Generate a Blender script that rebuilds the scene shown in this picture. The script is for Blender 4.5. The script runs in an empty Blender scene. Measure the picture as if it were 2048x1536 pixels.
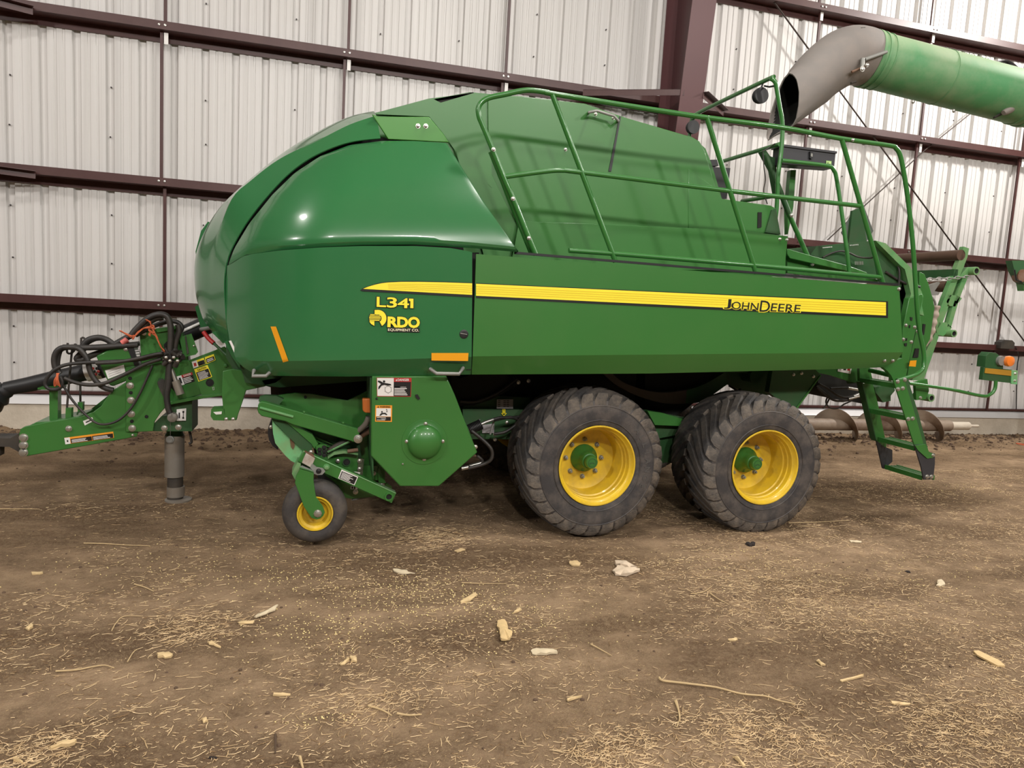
import bpy, bmesh, math, random
from mathutils import Vector, Matrix, noise
from math import sin, cos, pi, radians, sqrt, atan2
random.seed(7)
S = bpy.context.scene
COL = S.collection

# ------------------------------------------------------------------ camera
F = 1420.0
YAW, PITCH, ROLL = 0.281873, 0.109845, -0.057349
H = 1.7
_fwd = Vector((sin(YAW)*cos(PITCH), cos(YAW)*cos(PITCH), -sin(PITCH)))
_rt = Vector((cos(YAW), -sin(YAW), 0))
_dn = _fwd.cross(_rt)
RT = _rt*cos(ROLL) + _dn*sin(ROLL)
DN = -_rt*sin(ROLL) + _dn*cos(ROLL)
CAMP = Vector((0, 0, H))
cd = bpy.data.cameras.new('camera'); cam = bpy.data.objects.new('camera', cd)
COL.objects.link(cam); S.camera = cam
m3 = Matrix((RT, -DN, -_fwd)).transposed()
cam.matrix_world = Matrix.Translation(CAMP) @ m3.to_4x4()
cd.sensor_width = 36.0; cd.lens = F/2048*36.0; cd.clip_start = .05; cd.clip_end = 200

# measured points of the photograph are turned into real positions at a known distance
def ray(px, py):
    return _fwd + RT*((px-1024)/F) + DN*((py-768)/F)
def at(px, py, Y):
    d = ray(px, py); return CAMP + d*(Y/d.y)
def atX(px, py, X):
    d = ray(px, py); return CAMP + d*(X/d.x)
def gr(px, py, z=0.0):
    d = ray(px, py); return CAMP + d*((H-z)/-d.z)
def crop(x0, y0, s):
    return lambda x, y: (x0+x/s, y0+y/s)
def cp(c, pts):
    return [c(*p) for p in pts]

# ------------------------------------------------------------------ materials
MATS = {}
def srgb(r, g, b):
    f = lambda v: (v/255/12.92) if v/255 <= .04045 else ((v/255+.055)/1.055)**2.4
    return (f(r), f(g), f(b), 1)
def mat(name, col, rough=.5, metal=0, coat=0, var=.12, vscale=3.0, bump=0, bscale=40, dust=None, damt=.5, dscale=4, emit=None, spec=.5):
    if name in MATS: return MATS[name]
    m = bpy.data.materials.new(name); m.use_nodes = True
    N = m.node_tree.nodes; L = m.node_tree.links
    b = N['Principled BSDF']
    b.inputs['Roughness'].default_value = rough
    b.inputs['Metallic'].default_value = metal
    b.inputs['Coat Weight'].default_value = coat
    b.inputs['Coat Roughness'].default_value = .08
    b.inputs['Specular IOR Level'].default_value = spec
    tc = N.new('ShaderNodeTexCoord')
    nz = N.new('ShaderNodeTexNoise'); nz.inputs['Scale'].default_value = vscale; nz.inputs['Detail'].default_value = 5
    L.new(tc.outputs['Object'], nz.inputs['Vector'])
    mx = N.new('ShaderNodeMix'); mx.data_type = 'RGBA'
    mx.inputs[6].default_value = (col[0]*(1-var), col[1]*(1-var), col[2]*(1-var), 1)
    mx.inputs[7].default_value = (min(1, col[0]*(1+var)), min(1, col[1]*(1+var)), min(1, col[2]*(1+var)), 1)
    L.new(nz.outputs['Fac'], mx.inputs[0])
    out = mx.outputs[2]
    if dust:
        n2 = N.new('ShaderNodeTexNoise'); n2.inputs['Scale'].default_value = dscale; n2.inputs['Detail'].default_value = 8; n2.inputs['Roughness'].default_value = .65
        L.new(tc.outputs['Object'], n2.inputs['Vector'])
        r = N.new('ShaderNodeMapRange'); r.inputs[1].default_value = .42; r.inputs[2].default_value = .68
        r.inputs[3].default_value = 0; r.inputs[4].default_value = damt
        L.new(n2.outputs['Fac'], r.inputs[0])
        m2 = N.new('ShaderNodeMix'); m2.data_type = 'RGBA'
        m2.inputs[7].default_value = dust
        L.new(out, m2.inputs[6]); L.new(r.outputs[0], m2.inputs[0]); out = m2.outputs[2]
    L.new(out, b.inputs['Base Color'])
    if bump:
        n3 = N.new('ShaderNodeTexNoise'); n3.inputs['Scale'].default_value = bscale; n3.inputs['Detail'].default_value = 6
        L.new(tc.outputs['Object'], n3.inputs['Vector'])
        bp = N.new('ShaderNodeBump'); bp.inputs['Strength'].default_value = bump; bp.inputs['Distance'].default_value = .01
        L.new(n3.outputs['Fac'], bp.inputs['Height']); L.new(bp.outputs['Normal'], b.inputs['Normal'])
    if emit:
        b.inputs['Emission Color'].default_value = emit; b.inputs['Emission Strength'].default_value = 1
    MATS[name] = m
    return m

GREENC = (0.034, 0.160, 0.028, 1)
green = mat('green_paint', GREENC, .38, coat=.25, var=.06, vscale=2, dust=(.13, .18, .07, 1), damt=.08, dscale=1.6)
hoodg = mat('gloss_green_hood', (0.026, 0.150, 0.048, 1), .25, coat=.6, var=.05, vscale=1.2, dust=(.15, .19, .1, 1), damt=.05, dscale=1.5)
tubeg = mat('tube_green_paint', (0.030, 0.155, 0.028, 1), .3, coat=.4, var=.05)
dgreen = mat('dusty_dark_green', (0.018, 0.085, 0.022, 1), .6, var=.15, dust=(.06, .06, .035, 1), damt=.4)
lgreen = mat('worn_light_green', (0.16, 0.46, 0.20, 1), .45, var=.12, dust=(.25, .17, .08, 1), damt=.45, dscale=7)
pgreen = mat('dust_pale_green', (0.10, 0.30, 0.10, 1), .5, var=.1, dust=(.3, .3, .18, 1), damt=.45, dscale=5)
yellow = mat('rim_yellow_paint', (0.78, 0.53, 0.025, 1), .38, coat=.2, var=.06, dust=(.36, .23, .06, 1), damt=.5, dscale=5)
dyel = mat('decal_yellow', (0.93, 0.80, 0.045, 1), .4, var=.01)
dyel2 = mat('decal_gold_line', (0.80, 0.58, 0.03, 1), .4, var=.01)
dblk = mat('decal_black', (0.012, 0.012, 0.012, 1), .4, var=.02)
dwht = mat('decal_white', (0.8, 0.78, 0.75, 1), .45, var=.03)
dred = mat('decal_red', (0.45, 0.03, 0.03, 1), .4, var=.03)
dorg = mat('decal_orange', (0.85, 0.33, 0.03, 1), .4, var=.03)
amber = mat('amber_reflector', (0.80, 0.34, 0.012, 1), .3, var=.1, vscale=200)
black = mat('black_plastic', (0.012, 0.012, 0.013, 1), .45, var=.1)
blackd = mat('dusty_black', (0.03, 0.027, 0.024, 1), .6, var=.15, dust=(.12, .09, .06, 1), damt=.35)
charcoal = mat('charcoal_toolbox', (0.035, 0.035, 0.04, 1), .5, var=.05)
rubber = mat('tyre_rubber', (0.028, 0.026, 0.026, 1), .75, var=.2, dust=(.115, .095, .075, 1), damt=.75, dscale=6, bump=.4, bscale=60)
rubside = mat('tyre_sidewall_rubber', (0.040, 0.037, 0.038, 1), .62, var=.15, dust=(.15, .125, .105, 1), damt=.55, dscale=9, bump=.15, bscale=80)
rubdust = mat('muddy_tyre_lug', (0.075, 0.066, 0.058, 1), .85, var=.25, dust=(.22, .18, .14, 1), damt=.7, dscale=12, bump=.6, bscale=70)
steel = mat('zinc_steel', (0.55, 0.54, 0.5, 1), .35, metal=.9, var=.1)
gsteel = mat('grey_cast_handle', (0.26, 0.26, 0.24, 1), .5, metal=.3, var=.1)
jackm = mat('dusty_jack_steel', (0.25, 0.23, 0.20, 1), .5, metal=.3, var=.15, dust=(.2, .15, .1, 1), damt=.5)
rust = mat('rusty_brown_steel', (0.13, 0.055, 0.025, 1), .7, var=.3, dust=(.2, .15, .11, 1), damt=.6, dscale=6)
augm = mat('dusty_auger_steel', (0.30, 0.23, 0.17, 1), .6, var=.2, dust=(.10, .05, .03, 1), damt=.8, dscale=3)
brown = mat('brown_roller', (0.10, 0.055, 0.035, 1), .55, var=.15)
maroon = mat('maroon_primer_steel', (0.062, 0.020, 0.018, 1), .42, var=.12, vscale=2, dust=(.12, .06, .05, 1), damt=.2)
maroon2 = mat('maroon_column_steel', (0.095, 0.036, 0.038, 1), .4, var=.1, vscale=2)
twine = mat('orange_twine', (0.55, 0.13, 0.05, 1), .8, var=.25, vscale=60)
hosem = mat('black_hose_rubber', (0.022, 0.020, 0.019, 1), .5, var=.2, dust=(.10, .08, .06, 1), damt=.35)
redm = mat('red_handle', (0.40, 0.02, 0.02, 1), .4)
spoutm = mat('grey_rubber_spout', (0.21, 0.19, 0.175, 1), .7, var=.12, dust=(.26, .22, .19, 1), damt=.6, dscale=3)
gtube = mat('dusty_auger_green', (0.075, 0.27, 0.105, 1), .55, var=.12, dust=(.34, .38, .24, 1), damt=.5, dscale=2.0)
def top_dust(m, col, lo=.1, hi=.95, amt=.6):
    # dust that has settled on the upward side
    N = m.node_tree.nodes; L = m.node_tree.links; b = N['Principled BSDF']
    src = b.inputs['Base Color'].links[0].from_socket
    g = N.new('ShaderNodeNewGeometry'); sx = N.new('ShaderNodeSeparateXYZ'); L.new(g.outputs['Normal'], sx.inputs[0])
    r = N.new('ShaderNodeMapRange'); r.inputs[1].default_value = lo; r.inputs[2].default_value = hi; r.inputs[4].default_value = amt
    L.new(sx.outputs[2], r.inputs[0])
    x = N.new('ShaderNodeMix'); x.data_type = 'RGBA'; x.inputs[7].default_value = col
    L.new(r.outputs[0], x.inputs[0]); L.new(src, x.inputs[6]); L.new(x.outputs[2], b.inputs['Base Color'])
top_dust(gtube, (.42, .46, .30, 1))
darkin = mat('dark_interior', (0.012, 0.012, 0.01, 1), .9, var=.2)  # near-black standing in for shade in gaps, openings and underbody
fibre = mat('brown_needle_steel', (0.075, 0.055, 0.042, 1), .7, var=.2)
beacon = mat('amber_beacon', (0.85, 0.22, 0.03, 1), .15, coat=.6, var=.05)
husk = mat('pale_husk', (0.60, 0.44, 0.23, 1), .8, var=.3, vscale=30)
huskw = mat('whitish_husk', (0.60, 0.50, 0.34, 1), .8, var=.2, vscale=30)
paper = mat('crumpled_paper', (0.56, 0.45, 0.33, 1), .8, var=.25, vscale=20)
wood = mat('wood_chip', (0.60, 0.43, 0.21, 1), .8, var=.25, vscale=40)
stick = mat('dry_stalk', (0.52, 0.38, 0.20, 1), .8, var=.2, vscale=30)
rope = mat('frayed_cover', (0.42, 0.34, 0.28, 1), .8, var=.3, vscale=40)

# ------------------------------------------------------------------ mesh builder
def arc_resample(pts, n):
    P = [Vector(p) for p in pts]
    d = [0]
    for a, b in zip(P, P[1:]): d.append(d[-1]+(b-a).length)
    out = []
    for i in range(n):
        t = d[-1]*i/(n-1)
        k = 0
        while k < len(d)-2 and d[k+1] < t: k += 1
        s = (t-d[k])/max(1e-9, d[k+1]-d[k])
        out.append(P[k].lerp(P[k+1], min(1, s)))
    return out
def smooth_path(P, n=6, closed=False):
    P = [Vector(p) for p in P]
    if len(P) < 3: return P
    out = []
    m = len(P)
    for i in range(m-1):
        a = P[max(0, i-1)]; b = P[i]; c = P[i+1]; d = P[min(m-1, i+2)]
        for k in range(n):
            t = k/n
            out.append(.5*((2*b)+(c-a)*t+(2*a-5*b+4*c-d)*t*t+(3*b-a-3*c+d)*t**3))
    out.append(P[-1])
    return out

PLURAL = {'bolts': 'bolt', 'screws': 'screw', 'fingers': 'finger', 'holes': 'hole', 'studs': 'stud', 'coils': 'coil', 'clips': 'clip', 'openings': 'opening', 'sleeves': 'sleeve', 'marks': 'mark', 'fittings': 'fitting', 'axles': 'axle'}
class MB:
    def build_each(s, name, parent, label):
        # every separate piece becomes an object of its own
        key = {}; rep = list(range(len(s.v)))
        def find(i):
            while rep[i] != i: rep[i] = rep[rep[i]]; i = rep[i]
            return i
        for i, v in enumerate(s.v):
            k = (round(v[0], 4), round(v[1], 4), round(v[2], 4))
            if k in key: rep[find(i)] = find(key[k])
            else: key[k] = i
        for f in s.f:
            for k in f[1:]: rep[find(k)] = find(f[0])
        gs = {}
        for fi, f in enumerate(s.f): gs.setdefault(find(f[0]), []).append(fi)
        out = None
        for g in gs.values():
            m = MB(); mp = {}
            for fi in g:
                for k in s.f[fi]:
                    if k not in mp: mp[k] = len(m.v); m.v.append(s.v[k])
                m.f.append([mp[k] for k in s.f[fi]]); m.m.append(m.mi(s.mats[s.m[fi]])); m.sm.append(s.sm[fi])
            out = m.build(name, parent, label)
        return out
    def __init__(s): s.v = []; s.f = []; s.m = []; s.sm = []; s.mats = []
    def mi(s, m):
        if m not in s.mats: s.mats.append(m)
        return s.mats.index(m)
    def add(s, vs, fs, m, smooth=False):
        o = len(s.v); i = s.mi(m)
        s.v += [tuple(v) for v in vs]
        for f in fs:
            s.f.append([o+k for k in f]); s.m.append(i); s.sm.append(smooth)
        return s
    def box(s, a, b, m):
        x0, y0, z0 = a; x1, y1, z1 = b
        vs = [(x0,y0,z0),(x1,y0,z0),(x1,y1,z0),(x0,y1,z0),(x0,y0,z1),(x1,y0,z1),(x1,y1,z1),(x0,y1,z1)]
        return s.add(vs, [(0,3,2,1),(4,5,6,7),(0,1,5,4),(1,2,6,5),(2,3,7,6),(3,0,4,7)], m)
    def hexa(s, P, m):  # 8 points: front quad then back quad
        return s.add(P, [(0,1,2,3),(7,6,5,4),(0,4,5,1),(1,5,6,2),(2,6,7,3),(3,7,4,0)], m)
    def prism3(s, P, ext, m, side=None):
        n = len(P); Q = [Vector(p)+Vector(ext) for p in P]
        s.add(list(P)+Q, [tuple(range(n)), tuple(reversed(range(n, 2*n)))], m)
        fs = [(i, i+n, (i+1) % n+n, (i+1) % n) for i in range(n)]
        return s.add(list(P)+Q, fs, side or m)
    def prism(s, px, Y, th, m, side=None):
        return s.prism3([at(x, y, Y) for x, y in px], (0, th, 0), m, side)
    def tube(s, P, r, m, n=10, sm=0, caps=True, r2=None):
        P = [Vector(p) for p in P]
        if sm: P = smooth_path(P, sm)
        k = len(P)
        t0 = (P[1]-P[0]).normalized()
        up = Vector((0, 0, 1)) if abs(t0.z) < .9 else Vector((0, 1, 0))
        u = t0.cross(up).normalized()
        vs = []
        for i, p in enumerate(P):
            t = (P[min(k-1, i+1)]-P[max(0, i-1)]).normalized()
            u = (u - t*u.dot(t)).normalized(); w = t.cross(u)
            rr = r if r2 is None else r+(r2-r)*i/(k-1)
            if callable(r): rr = r(i/(k-1))
            for j in range(n):
                a = 2*pi*j/n
                vs.append(p+u*(rr*cos(a))+w*(rr*sin(a)))
        fs = [(i*n+j, i*n+(j+1) % n, (i+1)*n+(j+1) % n, (i+1)*n+j) for i in range(k-1) for j in range(n)]
        s.add(vs, fs, m, True)
        if caps:
            s.add(vs[:n], [tuple(reversed(range(n)))], m); s.add(vs[-n:], [tuple(range(n))], m)
        return s
    def lathe(s, c, prof, m, n=48, axis='y', smooth=True, mats=None):
        # prof: (offset along axis, radius)
        vs = []
        for (o, r) in prof:
            for j in range(n):
                a = 2*pi*j/n
                if axis == 'y': vs.append((c[0]+r*cos(a), c[1]+o, c[2]+r*sin(a)))
                elif axis == 'z': vs.append((c[0]+r*cos(a), c[1]+r*sin(a), c[2]+o))
                else: vs.append((c[0]+o, c[1]+r*cos(a), c[2]+r*sin(a)))
        k = len(prof)
        for i in range(k-1):
            fs = [(i*n+j, i*n+(j+1) % n, (i+1)*n+(j+1) % n, (i+1)*n+j) for j in range(n)]
            s.add(vs, fs, mats[i] if mats else m, smooth) if False else None
            o = len(s.v)
            seg = vs[i*n:(i+2)*n]
            s.add(seg, [(j, (j+1) % n, n+(j+1) % n, n+j) for j in range(n)], mats[i] if mats else m, smooth)
        return s
    def bolt(s, px, py, Y, r=.011, m=None, h=.012, n=6):
        c = at(px, py, Y); m = m or steel
        s.lathe(c, [(0, r*1.35), (-.003, r*1.35), (-.003, r), (-h, r*.95), (-h-.002, r*.6), (-h-.002, .0001)], m, n=n if n > 6 else 8, smooth=False)
        return s
    def build(s, name, parent=None, label=None, bevel=0, solid=0, weld=False, kind=None, merge=1e-5):
        for pl, sg in PLURAL.items():
            if name.endswith(pl): return s.build_each(name[:-len(pl)]+sg, parent, label)
        me = bpy.data.meshes.new(name)
        V = [Vector(v) for v in s.v]
        lo = Vector((min(v.x for v in V), min(v.y for v in V), min(v.z for v in V)))
        hi = Vector((max(v.x for v in V), max(v.y for v in V), max(v.z for v in V)))
        c = (lo+hi)/2
        me.from_pydata([tuple(v-c) for v in V], [], s.f)
        me.polygons.foreach_set('material_index', s.m)
        me.polygons.foreach_set('use_smooth', s.sm)
        for m in s.mats: me.materials.append(m)
        if len(V) < 60000:
            bm = bmesh.new(); bm.from_mesh(me)
            bmesh.ops.remove_doubles(bm, verts=bm.verts, dist=merge)
            bmesh.ops.recalc_face_normals(bm, faces=bm.faces) if not solid else None
            bm.to_mesh(me); bm.free()
        me.update(); me.set_sharp_from_angle(angle=radians(50))
        o = bpy.data.objects.new(name, me); COL.objects.link(o)
        if parent is not None:
            o.parent = parent; o.location = c-WP[parent.name]
        else: o.location = c
        WP[o.name] = c
        if solid:
            md = o.modifiers.new('thickness', 'SOLIDIFY'); md.thickness = solid; md.offset = 0
            ms = o.modifiers.new('sharp edges', 'EDGE_SPLIT'); ms.split_angle = radians(24)
        if bevel:
            md = o.modifiers.new('edge', 'BEVEL'); md.width = bevel; md.segments = 2; md.limit_method = 'ANGLE'; md.angle_limit = radians(40)
            md.harden_normals = False
        if label: o['label'] = label
        if kind: o['kind'] = kind
        return o
WP = {}
def thing(name, loc, label, cat, group=None):
    o = bpy.data.objects.new(name, None); COL.objects.link(o); o.location = loc; o.empty_display_size = .1
    o['label'] = label; o['category'] = cat
    if group: o['group'] = group
    WP[o.name] = Vector(loc)
    return o
def tag(o, label, cat, group=None, kind=None):
    o['label'] = label; o['category'] = cat
    if group: o['group'] = group
    if kind: o['kind'] = kind
    return o
def struct(o):
    o['kind'] = 'structure'; return o

def coons(top, bot, left, right, nu, nv):
    T = arc_resample([(*p, 0) for p in top], nu); B = arc_resample([(*p, 0) for p in bot], nu)
    Lf = arc_resample([(*p, 0) for p in left], nv); R = arc_resample([(*p, 0) for p in right], nv)
    G = []
    for j in range(nv):
        v = j/(nv-1); row = []
        for i in range(nu):
            u = i/(nu-1)
            p = T[i]*(1-v)+B[i]*v+Lf[j]*(1-u)+R[j]*u-(T[0]*(1-u)*(1-v)+T[-1]*u*(1-v)+B[0]*(1-u)*v+B[-1]*u*v)
            row.append((p.x, p.y, u, v))
        G.append(row)
    return G
def grid_mesh(mb, G, Yf, m, smooth=True):
    nv = len(G); nu = len(G[0])
    vs = [at(x, y, Yf(x, y, u, v)) for row in G for (x, y, u, v) in row]
    fs = [(j*nu+i, j*nu+i+1, (j+1)*nu+i+1, (j+1)*nu+i) for j in range(nv-1) for i in range(nu-1)]
    mb.add(vs, fs, m, smooth)

# lettering: text outline -> triangles in a unit box, then laid onto a surface quad
_tc = {}
def text2d(t, off=0.0, space=1.0):
    key = (t, off, space)
    if key in _tc: return _tc[key]
    c = bpy.data.curves.new('lettering', 'FONT'); c.body = t; c.size = 1; c.offset = off; c.space_character = space; c.resolution_u = 3
    o = bpy.data.objects.new('lettering', c); COL.objects.link(o)
    dg = bpy.context.evaluated_depsgraph_get(); dg.update()
    me = bpy.data.meshes.new_from_object(o.evaluated_get(dg))
    V = [(v.co.x, v.co.y) for v in me.vertices]; Fc = [tuple(p.vertices) for p in me.polygons]
    bpy.data.objects.remove(o); bpy.data.curves.remove(c); bpy.data.meshes.remove(me)
    _tc[key] = (V, Fc)
    return _tc[key]
def quad_map(q):
    (a, b, c, d) = q  # tl tr br bl
    return lambda u, v: (a[0]*(1-u)*(1-v)+b[0]*u*(1-v)+c[0]*u*v+d[0]*(1-u)*v, a[1]*(1-u)*(1-v)+b[1]*u*(1-v)+c[1]*u*v+d[1]*(1-u)*v)
def put_text(mb, t, q, Y, m, off=0.0, lift=.0, space=1.0, base=None):
    V0, _ = text2d(t, 0.0, space)
    x0 = min(v[0] for v in V0); x1 = max(v[0] for v in V0); y0 = min(v[1] for v in V0); y1 = max(v[1] for v in V0)
    V, Fc = text2d(t, off, space)
    qm = quad_map(q); Yf = Y if callable(Y) else (lambda x, y: Y)
    vs = []
    for (x, y) in V:
        px, py = qm((x-x0)/(x1-x0), 1-(y-y0)/(y1-y0))
        vs.append(at(px, py, Yf(px, py)-lift))
    mb.add(vs, Fc, m)
def put_poly(mb, px, Y, m, lift=0):
    Yf = Y if callable(Y) else (lambda x, y: Y)
    mb.add([at(x, y, Yf(x, y)-lift) for x, y in px], [tuple(range(len(px)))], m)
def put_strip(mb, A, B, Y, m, lift=0, n=30):
    Yf = Y if callable(Y) else (lambda x, y: Y)
    a = arc_resample([(*p, 0) for p in A], n); b = arc_resample([(*p, 0) for p in B], n)
    vs = [at(p.x, p.y, Yf(p.x, p.y)-lift) for p in a]+[at(p.x, p.y, Yf(p.x, p.y)-lift) for p in b]
    mb.add(vs, [(i, i+1, n+i+1, n+i) for i in range(n-1)], m)
def label_plate(name, parent, q, Y, rects, texts=(), th=.002, label=None):
    """rects: (u0,v0,u1,v1,material); texts: (string,u0,v0,u1,v1,material)"""
    mb = MB(); qm = quad_map(q); Yf = Y if callable(Y) else (lambda x, y: Y)
    for k, (u0, v0, u1, v1, m) in enumerate(rects):
        put_poly(mb, [qm(u0, v0), qm(u1, v0), qm(u1, v1), qm(u0, v1)], Yf, m, lift=th+.0004*min(k, 8)*(.5 if k > 3 else 1))
    for (t, u0, v0, u1, v1, m) in texts:
        put_text(mb, t, [qm(u0, v0), qm(u1, v0), qm(u1, v1), qm(u0, v1)], Yf, m, off=.02, lift=th+.004)
    return mb.build(name, parent, label, merge=1e-7)
def textlines(u0, v0, u1, v1, n, m):
    out = []
    for i in range(n):
        a = v0+(v1-v0)*(i+.25)/n; b = v0+(v1-v0)*(i+.75)/n
        out.append((u0, a, u0+(u1-u0)*random.uniform(.7, 1), b, m))
    return out
# ------------------------------------------------------------------ setting
WY = 9.1
def fz(x, y):
    h = .010*(noise.noise((x*.9, y*1.3, 3))+.0)+.009*noise.noise((x*2.3, y*3.1, 1))+.006*noise.noise((x*6, y*9, 5))+.003*noise.noise((x*17, y*22, 9))
    # trodden ruts and loose soil banked against the wall
    h += .010*abs(noise.noise((x*1.1, y*5.5, 12)))
    if y > 6.6:
        k = min(1, (y-6.6)/1.8)
        h += k*(.05*abs(noise.noise((x*3, y*3, 2)))+.035*abs(noise.noise((x*8, y*8, 4)))+.03)
    for (cx, cy) in ((2.1, 5.1), (3.56, 5.1), (2.1, 7.1), (3.56, 7.1), (-1.02, 6.15)):
        d = (x-cx)**2+((y-cy)*.8)**2
        if d < .16: h = h*min(1, d/.16)-.004*(1-d/.16)
    return h-.012
def linspaces(segs):
    out = []
    for a, b, n in segs:
        out += [a+(b-a)*i/n for i in range(n)]
    out.append(segs[-1][1]); return out
def make_floor():
    X = linspaces([(-20, -4, 24), (-4, -1.2, 60), (-1.2, 6, 250), (6, 12, 130), (12, 18, 12)])
    Yl = linspaces([(-12, 1, 20), (1, 2, 20), (2, 5, 110), (5, 9.25, 110)])
    nx = len(X)
    vs = [(x, y, fz(x, y)) for y in Yl for x in X]
    fs = [(j*nx+i, j*nx+i+1, (j+1)*nx+i+1, (j+1)*nx+i) for j in range(len(Yl)-1) for i in range(nx-1)]
    me = bpy.data.meshes.new('floor'); me.from_pydata(vs, [], fs)
    me.polygons.foreach_set('use_smooth', [True]*len(fs))
    o = bpy.data.objects.new('floor', me); COL.objects.link(o)
    m = bpy.data.materials.new('packed_dirt'); m.use_nodes = True
    N = m.node_tree.nodes; L = m.node_tree.links; b = N['Principled BSDF']
    b.inputs['Roughness'].default_value = .95; b.inputs['Specular IOR Level'].default_value = .15
    tc = N.new('ShaderNodeTexCoord')
    def nz(scale, det=6, rough=.6, vec=None):
        n = N.new('ShaderNodeTexNoise'); n.inputs['Scale'].default_value = scale; n.inputs['Detail'].default_value = det; n.inputs['Roughness'].default_value = rough
        L.new(vec or tc.outputs['Object'], n.inputs['Vector']); return n
    def mixc(fac, a, c):
        x = N.new('ShaderNodeMix'); x.data_type = 'RGBA'
        for k, s in ((6, a), (7, c)):
            if isinstance(s, tuple): x.inputs[k].default_value = s
            else: L.new(s, x.inputs[k])
        L.new(fac, x.inputs[0]); return x.outputs[2]
    def mr(src, a, b_, c=0, d=1):
        r = N.new('ShaderNodeMapRange'); r.inputs[1].default_value = a; r.inputs[2].default_value = b_; r.inputs[3].default_value = c; r.inputs[4].default_value = d
        L.new(src, r.inputs[0]); return r.outputs[0]
    mp = N.new('ShaderNodeMapping'); mp.inputs['Scale'].default_value = (.45, 1.4, 1); mp.inputs['Rotation'].default_value = (0, 0, .1)
    L.new(tc.outputs['Object'], mp.inputs['Vector'])
    big = nz(.9, 6, .65, mp.outputs[0]); med = nz(5, 8, .7); fine = nz(45, 6, .75)
    c = mixc(mr(big.outputs['Fac'], .40, .60), (0.160, 0.100, 0.058, 1), (0.420, 0.290, 0.180, 1))
    c = mixc(mr(med.outputs['Fac'], .40, .70, 0, .75), c, (0.115, 0.072, 0.043, 1))
    c = mixc(mr(fine.outputs['Fac'], .45, .75, 0, .6), c, (0.42, 0.31, 0.19, 1))
    # small chaff ground into the dirt
    prev = c
    for k, (sx, sy, rot, thr, cover, col) in enumerate([(70, 150, .4, .22, .47, (.50, .36, .19, 1)), (150, 60, 1.1, .2, .5, (.42, .30, .16, 1)), (110, 110, 0, .17, .5, (.55, .42, .22, 1)), (60, 200, -.5, .2, .5, (.46, .33, .17, 1))]):
        q = N.new('ShaderNodeMapping'); q.inputs['Scale'].default_value = (sx, sy, 60); q.inputs['Rotation'].default_value = (0, 0, rot)
        L.new(tc.outputs['Object'], q.inputs['Vector'])
        v = N.new('ShaderNodeTexVoronoi'); v.inputs['Scale'].default_value = 1
        L.new(q.outputs[0], v.inputs['Vector'])
        near = mr(v.outputs['Distance'], thr, thr*.7)
        pt = nz(1.1+k*.3, 4, .6)
        mu = N.new('ShaderNodeMath'); mu.operation = 'MULTIPLY'
        L.new(near, mu.inputs[0]); L.new(mr(pt.outputs['Fac'], cover-.07, cover+.10), mu.inputs[1])
        prev = mixc(mu.outputs[0], prev, col)
    L.new(prev, b.inputs['Base Color'])
    ad = N.new('ShaderNodeMath'); ad.operation = 'ADD'
    L.new(nz(22, 8, .7).outputs['Fac'], ad.inputs[0]); L.new(fine.outputs['Fac'], ad.inputs[1])
    bp = N.new('ShaderNodeBump'); bp.inputs['Strength'].default_value = .9; bp.inputs['Distance'].default_value = .02
    L.new(ad.outputs[0], bp.inputs['Height']); L.new(bp.outputs['Normal'], b.inputs['Normal'])
    me.materials.append(m)
    struct(o)
make_floor()

def wall_material():
    m = bpy.data.materials.new('white_ribbed_steel'); m.use_nodes = True
    N = m.node_tree.nodes; L = m.node_tree.links; b = N['Principled BSDF']
    b.inputs['Roughness'].default_value = .42
    tc = N.new('ShaderNodeTexCoord')
    mp = N.new('ShaderNodeMapping'); mp.inputs['Scale'].default_value = (11, 1, .12)
    L.new(tc.outputs['Object'], mp.inputs['Vector'])
    n = N.new('ShaderNodeTexNoise'); n.inputs['Scale'].default_value = 1; n.inputs['Detail'].default_value = 5; n.inputs['Roughness'].default_value = .7
    L.new(mp.outputs[0], n.inputs['Vector'])
    n2 = N.new('ShaderNodeTexNoise'); n2.inputs['Scale'].default_value = .6; L.new(tc.outputs['Object'], n2.inputs['Vector'])
    r = N.new('ShaderNodeValToRGB'); r.color_ramp.elements[0].position = .36; r.color_ramp.elements[0].color = (.52, .50, .485, 1)
    r.color_ramp.elements[1].position = .54; r.color_ramp.elements[1].color = (.67, .655, .645, 1)
    L.new(n.outputs['Fac'], r.inputs[0])
    mx = N.new('ShaderNodeMix'); mx.data_type = 'RGBA'; mx.inputs[7].default_value = (.62, .60, .575, 1)
    L.new(r.outputs[0], mx.inputs[6]); L.new(n2.outputs['Fac'], mx.inputs[0]); L.new(mx.outputs[2], b.inputs['Base Color'])
    return m
wallm = wall_material()
def ribbed(name, x0, x1, z0, z1, place, phase=0.0, pitch=.3245):
    # rolled sheet: one deep rib and two shallow stiffeners per foot
    prof = []
    x = x0
    k = math.floor((x0-phase)/pitch)
    while True:
        b = phase+k*pitch
        if b > x1: break
        for dx, d in ((-.044, 0), (-.029, .040), (.029, .040), (.044, 0), (.105, 0), (.110, .007), (.130, .007), (.135, 0), (.187, 0), (.192, .007), (.212, .007), (.217, 0)):
            if x0 <= b+dx <= x1: prof.append((b+dx, d))
        k += 1
    mb = MB(); n = len(prof)
    vs = [place(x, d, z0) for x, d in prof]+[place(x, d, z1) for x, d in prof]
    mb.add(vs, [(i, i+1, n+i+1, n+i) for i in range(n-1)], wallm)
    return mb
CH = .31
wb = ribbed('wall_back', -20, 18, CH, 8.2, lambda x, d, z: (x, WY+d, z), phase=-3.155)
struct(wb.build('wall_back'))
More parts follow.
